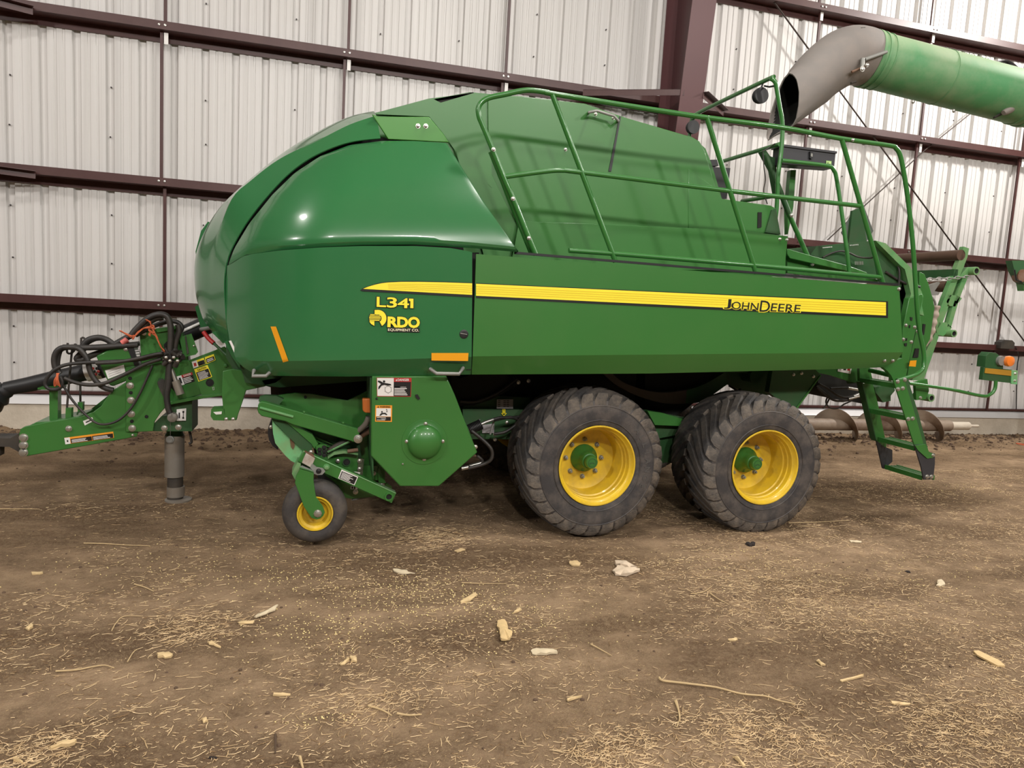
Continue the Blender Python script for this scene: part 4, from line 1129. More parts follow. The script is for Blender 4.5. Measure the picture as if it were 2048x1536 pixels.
mb = MB(); mb.prism(cp(cL, [(1020,1070),(1110,1140),(1210,1180),(1210,1320),(1110,1405),(1095,1400)]), 5.20, .012, charcoal); mb.build('ladder_foot', ld, 'dark grey flexible foot plate')
for (a, b) in (((850,362), (1225,425)), ((930,705), (1340,815)), ((1030,1055), (1470,1165)), ((1110,1395), (1560,1500))):
    pf = at(*cL(*a), 5.18); pn_ = at(*cL(*b), 4.80)
    x = (pf.x+pn_.x)/2; z = (pf.z+pn_.z)/2
    mb = MB(); mb.box((x, 4.785, z-.018), (x+.012, 5.195, z+.022), green); mb.box((x+.13, 4.785, z-.018), (x+.142, 5.195, z+.022), green)
    for k in range(3): mb.box((x+.024+k*.036, 4.79, z), (x+.042+k*.036, 5.19, z+.018), green)
    for yy in (4.9, 4.99, 5.08): mb.box((x+.01, yy, z-.005), (x+.135, yy+.012, z+.012), green)
    mb.build('ladder_step', ld)
# rear lamp bracket
mb = MB(); mb.tube([at(*c4(760,905), 5.2), at(*c4(1000,940), 5.2), at(*c4(1190,980), 5.2), at(*c4(1240,972), 5.2), at(*c4(1268,940), 5.2), at(*c4(1275,890), 5.2)], .016, tubeg, n=10, sm=4); la = mb.build('lamp_bracket', B)
mb = MB(); mb.prism(cp(c4, [(1205,810),(1372,825),(1368,905),(1195,885)]), 5.2, .04, dgreen)
mb.prism(cp(c4, [(1210,810),(1218,745),(1240,722),(1275,725),(1300,745),(1318,770),(1318,820)]), 5.2, .09, dgreen)
mb.prism(cp(c4, [(1368,828),(1405,830),(1400,912),(1366,910)]), 5.19, .01, lgreen); mb.bolt(*c4(1387,848), 5.19, r=.01); mb.bolt(*c4(1385,890), 5.19, r=.01)
mb.build('lamp_housing', la, bevel=.004)
mb = MB(); mb.prism(cp(c4, [(1214,815),(1370,830),(1367,862),(1210,845)]), 5.192, .006, mat('dull_amber_strip', (.42, .22, .02, 1), .4)); mb.build('rear_reflector', la, 'dull amber reflector strip')
c = at(*c4(1352,775), 5.16)
mb = MB().lathe((c.x, c.y-.03, c.z), [(0, .0001), (0, .028), (.008, .046), (.03, .052), (.06, .046), (.075, .03), (.08, .0001)], beacon, n=24); mb.build('amber_lamp', la, 'orange warning lamp')
mb = MB().lathe((c.x-.07, c.y+.01, c.z+.0), [(0, .0001), (0, .045), (.07, .045), (.075, .0001)], gsteel, n=20); mb.build('lamp_base', la, 'grey lamp housing')
# rear under-chamber
mb = MB(); mb.prism(cp(cL, [(150,205),(940,195),(940,350),(860,385),(820,395),(690,368),(480,300),(330,268),(150,240)]), 5.32, .03, green)
ru = mb.build('rear_chamber_side', B)
mb = MB(); mb.prism(cp(cL, [(-200,205),(300,230),(370,302),(75,700),(-10,680),(-250,500)]), 5.25, .06, dgreen)
mb.prism(cp(cL, [(360,298),(372,303),(75,712),(60,700)]), 5.24, .05, green)
mb.bolt(*cL(40,290), 5.25); mb.bolt(*cL(135,275), 5.25); mb.bolt(*cL(275,312), 5.25); mb.build('axle_gusset', B)
mb = MB(); mb.box((2.6, 5.5, 1.22), (4.55, 6.7, 2.0), dgreen); mb.build('bale_chamber', B)
label_plate('white_label', ru, cp(cL, [(570,203),(735,195),(715,282),(563,252)]), 5.315, [(0,0,1,1,dwht), (.1,.5,.25,.62,dblk), (.4,.35,.6,.6,dblk), (.7,.3,.9,.6,dred)])
mb = MB()
hz = [[(310,420),(400,500),(520,590),(620,605)], [(340,400),(440,450),(560,535),(650,560),(740,545),(860,500)], [(320,440),(420,540),(540,600),(640,590),(740,575),(830,535)], [(480,455),(600,450),(720,450),(850,475)], [(620,605),(700,590),(760,560)]]
for h in hz: mb.tube([at(*cL(*p), 5.45) for p in h], .010, hosem, n=8, sm=4)
for h in [[(685,450),(855,478)], [(750,548),(860,500)], [(690,580),(835,540)]]: mb.tube([at(*cL(*p), 5.44) for p in h], .0125, steel, n=8)
for h in [[(470,565),(420,660),(390,685)], [(440,560),(425,620),(470,680),(560,690),(640,640),(730,600)]]: mb.tube([at(*cL(*p), 5.5) for p in h], .008, hosem, n=6, sm=4)
mb.build('rear_hydraulic_hoses', B)
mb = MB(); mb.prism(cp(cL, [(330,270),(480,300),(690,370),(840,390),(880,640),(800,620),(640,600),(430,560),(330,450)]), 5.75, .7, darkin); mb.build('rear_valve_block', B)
mb = MB(); mb.prism(cp(cL, [(1000,440),(1230,400),(1240,480),(1190,540),(1190,600),(1100,620),(1060,560),(1010,500)]), 5.5, .1, dgreen); mb.build('rear_bracket', B)
mb = MB(); mb.prism(cp(cL, [(680,330),(790,325),(780,390),(700,400)]), 5.35, .03, dgreen); mb.build('rear_bracket', B)
mb = MB(); mb.prism(cp(c4, [(800,900),(870,880),(880,950),(860,1000),(805,1005)]), 5.28, .03, green); mb.bolt(*c4(828,990), 5.28, r=.012); mb.build('pivot_plate', B)
# --- underbody
mb = MB(); mb.box((.45, 5.62, .78), (2.75, 6.55, 1.6), darkin); mb.build('lower_chamber', B)  # chamber coloured near-black for the shade under the body
mb = MB(); mb.prism([(925,818),(1300,822),(1395,840),(1395,862),(1300,880),(930,878)], 5.42, .08, dgreen)
mb.prism([(930,790),(1060,795),(1060,822),(925,822)], 5.46, .08, dgreen); mb.build('frame_rail', B)
mb = MB(); mb.prism([(1140,880),(1200,900),(1330,860),(1400,870),(1560,905),(1560,935),(1400,930),(1330,925),(1200,960),(1130,940)], 5.48, .1, dgreen); mb.build('walking_beam', B)
mb = MB(); mb.prism([(1295,822),(1325,826),(1372,840),(1360,852),(1310,850)], 5.35, .05, green); mb.build('frame_gusset', B)
mb = MB(); mb.prism([(1290,740),(1462,740),(1440,768),(1395,800),(1350,835),(1290,835)], 5.62, .9, darkin); mb.build('chamber_floor', B)  # dark box added to fill the shaded gap between the tyres
mb = MB(); A_ = cp(cU, [(280,160),(430,290),(620,370),(820,425),(1050,445),(1400,390),(1640,290),(1850,160)]); Bq = cp(cU, [(180,190),(340,330),(560,450),(780,535),(1050,595),(1400,590),(1560,550),(1880,330)])
a = arc_resample([(*p, 0) for p in smooth_path([Vector((*p, 0)) for p in A_], 5)], 30); b = arc_resample([(*p, 0) for p in smooth_path([Vector((*p, 0)) for p in Bq], 5)], 30)
for i in range(29): mb.prism([(a[i].x,a[i].y),(a[i+1].x,a[i+1].y),(b[i+1].x,b[i+1].y),(b[i].x,b[i].y)], 5.50, .06, fibre if i < 19 else dgreen)
mb.build('needle_yoke', B, 'brown curved needle frame')
mb = MB(); mb.tube([at(*cU(1900,350), 5.6), at(*cU(2060,450), 5.6)], .010, black, n=6); mb.tube([at(*cU(2060,400), 5.6), at(*cU(1900,480), 5.6)], .010, black, n=6); mb.build('cross_link', B)
mb = MB(); c = at(1505,752,5.5); mb.lathe(c, [(-.05, .0001), (-.05, .04), (-.05, .06), (.1, .06)], dgreen, n=20); mb.prism([(1440,740),(1560,745),(1560,790),(1500,790),(1450,765)], 5.6, .06, dgreen); mb.build('yoke_pivot', B)
mb = MB()
for p in ((1037,765),(1057,762),(1014,845),(990,868),(990,879)): mb.bolt(*p, 5.42, r=.012)
mb.build('frame_bolts', B)
mb = MB(); c = at(935,745,5.3); P = []
mb.tube([at(*cC(0,430), 5.36), at(*cC(200,440), 5.36), at(*cC(420,370), 5.36), at(*cC(600,270), 5.36), at(*cC(800,120), 5.36)], .016, black, n=8, sm=5)
mb.prism(cp(cC, [(-120,60),(0,120),(160,60),(640,60),(810,210),(600,330),(420,420),(200,490),(0,500),(-120,480)]), 5.40, .15, darkin); mb.build('drive_guard', B, 'black drive belt guard')
label_plate('chart_label', B, cp(cC, [(515,412),(742,410),(740,540),(512,538)]), 5.415, [(0,0,1,1,mat('dull_label', (.35,.34,.35,1), .5))]+[(x, .12+.2*k, x+.16, .2+.2*k, dblk) for k in range(4) for x in (.06, .4, .6)])
mb = MB()
for a_, b_ in (((595,550),(595,605)),((630,550),(630,605)),((595,605),(580,605)),((630,605),(648,605)),((580,605),(612,642)),((648,605),(612,642)),((595,550),(630,550)),((607,560),(607,610)),((618,560),(618,610))):
    mb.tube([at(*cC(*a_), 5.41), at(*cC(*b_), 5.41)], .0028, dyel, n=4)
mb.build('arrow_decal', B, 'yellow outlined arrow decal')
# slip-clutch spring and pipes beside the shield
mb = MB(); a = at(*cC(130,830), 5.15); b = at(*cC(300,755), 5.15); P = []
for i in range(121):
    t = i/120; ang = t*2*pi*9; c = a.lerp(b, t); d = (b-a).normalized(); u = d.cross(Vector((0,1,0))).normalized(); w_ = d.cross(u)
    P.append(c+u*.036*cos(ang)+w_*.036*sin(ang))
mb.tube(P, .006, black, n=6); mb.tube([a, b], .016, gsteel, n=8); mb.build('clutch_spring', B, 'black coil spring')
mb = MB(); mb.tube([at(*cC(300,755), 5.15), at(*cC(350,730), 5.15), at(*cC(460,692), 5.18)], .013, steel, n=8); mb.tube([at(*cC(460,692), 5.18), at(*cC(560,665), 5.2), at(*cC(700,665), 5.25), at(*cC(860,650), 5.3)], .012, hosem, n=8, sm=3)
mb.tube([at(*cC(480,700), 5.2), at(*cC(700,660), 5.25), at(*cC(820,720), 5.3), at(*cC(640,860), 5.3), at(*cC(480,890), 5.3)], .013, hosem, n=8, sm=4)
mb.tube([at(*cC(470,720), 5.25), at(*cC(420,900), 5.25)], .008, gsteel, n=6)
mb.build('clutch_hoses', B)
mb = MB(); mb.prism(cp(cC, [(305,770),(480,745),(475,880),(310,880)]), 5.40, .004, mat('dull_label', (.35,.34,.35,1), .5)); mb.build('frame_label', B, 'pale sticker behind the spring')
mb = MB(); mb.tube([at(*cC(160,850), 5.0), at(*cC(300,960), 4.98), at(*cC(420,1080), 4.96), at(*cC(450,1170), 4.96), at(*cC(430,1250), 4.96), at(*cC(360,1300), 4.97), at(*cC(240,1340), 4.97), at(*cC(120,1370), 4.97)], .0135, hosem, n=10, sm=5)
mb.tube([at(*cC(240,1200), 5.02), at(*cC(310,1260), 5.02), at(*cC(290,1300), 5.02)], .012, hosem, n=8, sm=4)
hs = mb.build('shield_hose', B, 'grey hydraulic hose')
mb = MB(); mb.tube([at(*cC(130,1345), 5.0), at(*cC(290,1300), 5.0)], .013, steel, n=10); mb.tube([at(*cC(20,1375), 4.98), at(*cC(120,1355), 4.98)], .016, steel, n=8); mb.build('hose_fitting', hs, 'shiny steel fitting')

# --- danger shield with its dome
YS = 4.80
mb = MB(); mb.prism([(744,752),(893,752),(910,790),(930,842),(955,905),(878,973),(800,973),(742,912)], YS, .05, green); mb.prism([(748,742),(890,742),(893,752),(744,752)], YS+.01, .03, green)
ds = mb.build('drive_shield', B, bevel=.008)
c = at(849,884,YS); mb = MB(); r = .118
mb.lathe(c, [(.0, .158), (-.004, .157), (-.005, .150), (-.004, .125), (-.008, .119)]+[(-.01-.062*sin(radians(k)), r*cos(radians(k))) for k in (0, 12, 25, 38, 50, 62, 74, 84, 89.9)], green, n=48)
dm = mb.build('shield_dome', ds, 'round domed cap')
mb = MB()
for p in ((1357,538),(1483,667),(1347,798),(1219,668)): mb.bolt(*cN(*p), YS-.004, r=.010)
mb.bolt(*cN(1190,833), YS, r=.005); mb.bolt(*cN(1722,708), YS+.02, r=.012); mb.bolt(*cN(1000,355), YS, r=.006, m=black)
mb.build('shield_screws', ds)
mb = MB(); mb.prism(cp(cN, [(1283,328),(1300,325),(1318,355),(1305,366),(1285,345)]), YS-.01, .01, black); mb.build('shield_latch', ds, 'small black latch')
q = cp(cN, [(1000,202),(1255,204),(1250,342),(1002,340)])
rects = [(0,0,1,1,dred), (.012,.02,.49,.97,dwht), (.49,.02,.985,.20,dred), (.49,.22,.985,.97,dblk), (.53,.26,.92,.30,dwht)]+textlines(.51,.36,.93,.94,7,dwht)
mb = label_plate('danger_label', ds, q, YS, rects, [('DANGER',.60,.05,.93,.17,dwht)], label='red, white and black danger label')
mb = MB(); qm = quad_map(q)
def lp_(pts, m, l): put_poly(mb, [qm(*p) for p in pts], YS, m, l)
lp_([(.03,.15),(.10,.17),(.18,.26),(.40,.33),(.42,.40),(.30,.42),(.22,.38),(.14,.42),(.07,.60),(.04,.62),(.05,.48),(.12,.33),(.03,.22)], dblk, .0048)
lp_([(.21+.035*cos(a), .20+.06*sin(a)) for a in [2*pi*k/14 for k in range(14)]], dblk, .0048)
for k in range(20):
    a0, a1 = 2*pi*k/20, 2*pi*(k+1)/20
    lp_([(.33+.09*cos(a0), .62+.17*sin(a0)), (.33+.09*cos(a1), .62+.17*sin(a1)), (.33+.098*cos(a1), .62+.185*sin(a1)), (.33+.098*cos(a0), .62+.185*sin(a0))], dblk, .0048)
for a in (20, 80, 140, 200, 260, 320):
    a = radians(a); lp_([(.33+.10*cos(a), .62+.19*sin(a)), (.33+.13*cos(a+.2), .62+.24*sin(a+.2)), (.33+.125*cos(a+.25), .62+.235*sin(a+.25))], dblk, .0048)
lp_([(.545,.17),(.565,.06),(.585,.17)], dwht, .0048)
mb.build('danger_pictogram', ds, 'black pictogram of a figure caught by a roller', merge=1e-7)
q = cp(cN, [(990,404),(1113,405),(1111,526),(988,524)])
label_plate('warning_label', ds, q, YS, [(0,0,1,1,dorg), (.06,.18,.93,.68,dwht), (.06,.70,.93,.94,dblk)]+textlines(.1,.73,.75,.92,3,dwht), [('WARNING',.27,.04,.88,.14,dblk)], label='orange and white warning label')
mb = MB(); qm = quad_map(q)
for pts in ([(.25,.62),(.35,.47),(.6,.45),(.72,.55),(.68,.60),(.55,.53),(.42,.55),(.32,.64)], [(.40+.05*cos(a), .40+.05*sin(a)) for a in [2*pi*k/12 for k in range(12)]], [(.62,.22),(.70,.24),(.72,.40),(.66,.42),(.69,.30)], [(.12,.14),(.17,.05),(.22,.14)]):
    put_poly(mb, [qm(*p) for p in pts], YS, dblk, .0048)
mb.build('warning_pictogram', ds, merge=1e-7)

# --- pickup unit
mb = MB(); mb.prism([(519,794),(542,793),(561,790),(591,786),(626,788),(695,801),(740,780),(742,760),(770,760),(770,960),(700,966),(690,940),(640,905),(560,850),(519,815)], 5.18, .03, green); pk = mb.build('pickup_side_plate', B, bevel=.003)
mb = MB(); mb.bolt(*cP(755,370), 5.18, m=black, r=.008); mb.bolt(*cP(740,575), 4.96, r=.008, m=green); mb.bolt(*cP(1270,720), 4.96, r=.008, m=green); mb.build('plate_studs', pk)
mb = MB(); mb.prism(cp(cP, [(110,480),(125,445),(160,430),(220,440),(1480,800),(1500,840),(1470,990),(1410,985),(1370,968),(590,750),(480,700),(160,630),(115,590),(102,545)]), 4.95, .07, green)
ar = mb.build('lift_arm', B, bevel=.006)
mb = MB(); mb.tube([at(*cP(135,515), 4.945), at(*cP(590,640), 4.945)], .010, pgreen, n=8); mb.build('arm_rib', ar)
c = at(*cP(1475,940), 4.95); mb = MB().lathe(c, [(0, .03), (-.006, .03), (-.008, .018), (-.02, .017), (-.022, .0001)], steel, n=20); mb.build('arm_pivot_bolt', ar, 'steel pivot bolt with washer')
mb = MB(); mb.prism(cp(cP, [(115,430),(130,370),(200,350),(360,355),(460,400),(400,470),(330,470),(220,438)]), 5.05, .06, dgreen); mb.build('arm_pocket', ar)
mb = MB(); mb.prism([(540,752),(560,752),(556,790),(546,800),(542,790)], 5.5, .15, blackd)
mb.prism(cp(cP, [(390,210),(560,200),(540,320),(420,345),(385,350)]), 5.4, .15, blackd)
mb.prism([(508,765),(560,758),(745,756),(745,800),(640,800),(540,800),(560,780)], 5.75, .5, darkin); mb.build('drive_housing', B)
mb = MB(); mb.prism(cp(cP, [(300,675),(345,740),(480,870),(640,1010),(730,1110),(650,1285),(560,1240),(480,1165),(400,1070),(345,1000),(315,870)]), 5.02, .03, lgreen); wg = mb.build('wind_guard', B, 'worn pale green guard plate with a rust streak')
mb = MB(); mb.prism(cp(cP, [(540,880),(600,960),(612,1040),(590,1090),(560,1050),(545,960)]), 5.015, .004, mat('rust_streak', (.13, .075, .035, 1), .8)); mb.build('rust_streak', wg, 'rust streak', merge=1e-7)
mb = MB(); mb.prism(cp(cP, [(300,675),(480,705),(850,1020),(850,1110),(730,1105),(480,870)]), 5.0, .02, dgreen); mb.prism(cp(cP, [(480,700),(590,750),(850,880),(930,1010),(880,1070),(840,1010),(600,800)]), 4.99, .05, green); mb.build('guard_brace', B)
mb = MB(); mb.prism(cp(cP, [(290,690),(250,780),(240,860),(260,960),(310,1040),(380,1090),(340,1000),(310,870)]), 5.08, .4, black); mb.bolt(*cP(285,775), 5.08, r=.010); mb.build('rubber_skirt', B, 'black rubber skirt')
mb = MB(); mb.prism(cp(cP, [(900,1040),(960,1015),(1045,1020),(1045,1180),(1060,1230),(980,1200),(920,1160)]), 4.98, .012, green)
for p in ((950,1090),(1012,1058),(1015,1110),(950,1142),(1015,1160)): mb.bolt(*cP(*p), 4.979, m=darkin, r=.012, h=.001, n=12)
mb.build('height_sector', B)
mb = MB(); mb.prism(cp(cP, [(600,760),(1350,960),(1420,985),(1500,1000),(1520,1200),(1060,1230),(1040,1020),(930,1010),(760,900)]), 5.12, .03, dgreen)
mb.prism(cp(cP, [(650,800),(1180,1030),(1190,1050),(680,850)]), 5.10, .02, green); mb.prism(cp(cP, [(700,850),(1100,1050),(1090,1065),(720,890)]), 5.10, .02, green); mb.build('pickup_inner_plate', B)
mb = MB(); mb.tube([at(*cP(1640,780), 5.0), at(*cP(1500,880), 5.02), at(*cP(1380,950), 5.03), at(*cP(1200,1030), 5.05), at(*cP(1060,1120), 5.07)], .022, blackd, n=10, sm=4)
mb.tube([at(*cP(1640,840), 4.98), at(*cP(1560,880), 5.0), at(*cP(1450,960), 5.02)], .017, rust, n=10, sm=3)
mb.tube([at(*cP(1620,640), 4.92), at(*cP(1590,720), 4.93), at(*cP(1530,790), 4.95), at(*cP(1480,830), 4.97)], .020, mat('grey_conduit', (.14, .12, .10, 1), .7), n=10, sm=4); mb.build('pickup_hoses', B)
mb = MB(); A_ = cp(cP, [(1060,1180),(1150,1120),(1280,1105),(1400,1120),(1475,1135)]); Bq = cp(cP, [(1060,1215),(1150,1160),(1280,1140),(1400,1150),(1475,1165)])
for i in range(4): mb.prism([A_[i], A_[i+1], Bq[i+1], Bq[i]], 5.0, .08, pgreen)
mb.tube([at(*cP(1060,1120), 5.02), at(*cP(1360,975), 5.0)], .008, pgreen, n=6); mb.tube([at(*cP(1330,1110), 4.99), at(*cP(1475,1090), 4.99)], .014, rust, n=8)
mb.build('tine_cover_band', B)
mb = MB(); O_ = [(1060,1220),(1120,1180),(1280,1145),(1475,1170),(1475,1300),(1740,1310),(1740,1502),(1400,1502),(1200,1502),(1100,1400)]
mb.prism(cp(cP, O_), 5.06, .02, green)
c = at(*cP(1318,1255), 5.055); mb.lathe(c, [(-.004, .028), (-.012, .028), (-.012, .024), (.0, .024), (.0, .0001)], dgreen, n=20)
cw = at(*cP(1318,1255), 5.052); mb.lathe(cw, [(0, .023), (-.001, .0001)], darkin, n=20)
mb.prism(cp(cP, [(1480,1210),(1560,1215),(1530,1502),(1460,1502)]), 5.04, .02, mat('brownish_bracket', (.07, .08, .04, 1), .6))
for p in ((1495,1240),(1495,1350),(1690,1412),(1200,1240)): mb.bolt(*cP(*p), 5.04, r=.012)
mb.prism(cp(cW, [(620,480),(900,600),(1380,700),(1500,600),(1560,650),(1570,740),(1300,790),(1000,820),(880,800),(820,640)]), 5.08, .02, green)
mb.prism(cp(cW, [(1380,380),(1480,600),(1380,600),(1360,450)]), 5.05, .02, green)
for p in ((1055,725),(1425,625)): mb.bolt(*cW(*p), 5.06, r=.014)
mb.build('pickup_drive_plate', B)
label_plate('small_label', B, cp(cW, [(1030,440),(1120,450),(1110,500),(1050,480)]), 5.03, [(0,0,1,1,dwht), (.3,.3,.6,.8,dblk)])
label_plate('small_label', B, cp(cW, [(990,640),(1085,650),(1080,690),(985,685)]), 5.03, [(0,0,1,1,dwht), (.1,.1,.35,.9,dblk), (.45,.1,.7,.9,dblk)])
mb = MB(); mb.box((0, 0, 0), (0.001, 0.001, 0.001), black) if False else None
mb = MB(); a = at(*cW(1000,835), 5.1); b = at(*cW(1270,795), 5.1); mb.tube([a, b], .008, gsteel, n=6); mb.build('tine_rod', B)
mb = MB()
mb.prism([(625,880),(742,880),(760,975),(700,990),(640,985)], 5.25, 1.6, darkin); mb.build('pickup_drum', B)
# gauge wheel arm, fork and wheel
mb = MB(); mb.prism(cp(cW, [(330,150),(1625,740),(1560,885),(250,300)]), 4.83, .07, green); mb.prism(cp(cW, [(330,150),(1625,740),(1618,757),(322,168)]), 4.826, .008, pgreen)
ga = mb.build('gauge_wheel_arm', B, bevel=.005)
c = at(*cW(1520,788), 4.83); mb = MB().lathe(c, [(0, .030), (-.012, .030), (-.012, .020), (.01, .020)], green, n=20); mb.lathe(c, [(-.001, .021), (-.001, .0001)], darkin, n=20); mb.build('arm_bushing', ga)
mb = MB(); mb.bolt(*cW(650,375), 4.83, r=.016, m=pgreen, h=.02); mb.bolt(*cW(430,165), 4.85, r=.010); mb.build('arm_bolts', ga)
label_plate('instruction_label', ga, cp(cW, [(862,405),(1098,500),(1040,632),(812,535)]), 4.83, [(0,0,1,1,dwht), (.05,.2,.96,.95,dblk)]+textlines(.1,.26,.8,.9,6,dwht), label='white bordered black instruction label')
mb = MB(); mb.prism(cp(cW, [(365,185),(490,260),(435,390),(305,320)]), 4.80, .05, mat('dusty_cast_block', (.45, .40, .35, 1), .7, dust=(.2, .12, .07, 1), damt=.6, dscale=14)); mb.prism(cp(cW, [(340,160),(470,215),(490,260),(365,185)]), 4.81, .05, rust); mb.build('spindle_block', ga, 'dusty grey spindle block', bevel=.004)
mb = MB(); mb.prism(cp(cW, [(280,370),(310,365),(440,420),(520,385),(600,400),(632,440),(590,485),(520,490),(470,470),(290,395)]), 4.79, .02, gsteel)
mb.bolt(*cW(540,435), 4.789, m=black, r=.013, h=.002, n=16); mb.prism(cp(cW, [(445,330),(520,390),(480,440),(420,390)]), 4.795, .02, gsteel); mb.build('height_lever', ga, 'dusty grey lever')
mb = MB(); mb.prism(cp(cW, [(240,320),(290,340),(280,400),(290,420),(210,560),(165,470)]), 4.80, .18, pgreen); mb.build('fork_top', ga)
mb = MB(); mb.prism(cp(cW, [(280,400),(370,425),(465,455),(468,560),(478,640),(500,790),(550,860),(600,930),(625,1010),(605,1060),(560,1100),(510,1113),(440,1090),(390,1020),(330,925),(270,760),(208,600),(225,500)]), 4.735, .012, green)
mb.prism(cp(cW, [(280,400),(465,455),(465,470),(275,415)]), 4.735, .2, green); fk = mb.build('wheel_fork', B, bevel=.004)
mb = MB(); mb.bolt(*cW(527,1025), 4.735, r=.020, h=.02); mb.prism(cp(cW, [(314,480),(326,478),(328,535),(314,535)]), 4.733, .003, dwht); mb.build('axle_bolt', fk, 'steel axle bolt')
# gauge wheel
c = at(630, 1020, 4.86); gy = 4.86
mb = MB(); T = [(-.06, .108), (-.078, .125), (-.088, .15), (-.086, .175), (-.07, .198), (-.04, .211), (0, .2145), (.04, .211), (.07, .198), (.086, .175), (.088, .15), (.078, .125), (.06, .108)]
mb.lathe((c.x, gy, c.z), [(-.078, .112), (-.084, .118)]+[(-.088, .13), (-.0925, .15), (-.091, .172), (-.08, .192), (-.062, .205), (-.03, .213), (0, .2145), (.03, .213), (.062, .205), (.08, .192), (.091, .172), (.092, .15), (.08, .112)], mat('smooth_dusty_tyre', (.045, .040, .038, 1), .7, var=.2, dust=(.14, .115, .09, 1), damt=.6, dscale=8, bump=.2), n=56)
gt = mb.build('gauge_wheel_tyre', B, 'smooth small tyre')
mb = MB().lathe((c.x, gy, c.z), [(-.088, .118), (-.094, .116), (-.094, .109), (-.078, .104), (-.072, .088), (-.03, .078), (-.02, .055), (-.02, .03), (-.05, .028), (-.05, .0001)], yellow, n=48); mb.build('gauge_wheel_rim', gt, 'yellow rim')
mb = MB(); mb.box((c.x-.03, 4.75, c.z-.012), (c.x+.03, 5.0, c.z+.012), steel); mb.build('gauge_wheel_axle', gt)
# orange side marker
mb = MB(); mb.prism(cp(cP, [(1535,400),(1545,392),(1655,392),(1658,590),(1570,585),(1540,555)]), 4.86, .05, mat('marker_orange', (.45, .12, .02, 1), .35, coat=.3)); mb.build('side_marker', B, 'orange side marker lamp', bevel=.006)
mb = MB(); mb.prism([(740,752),(747,752),(747,960),(742,912)], 4.83, .3, dgreen); mb.build('shield_return', B)

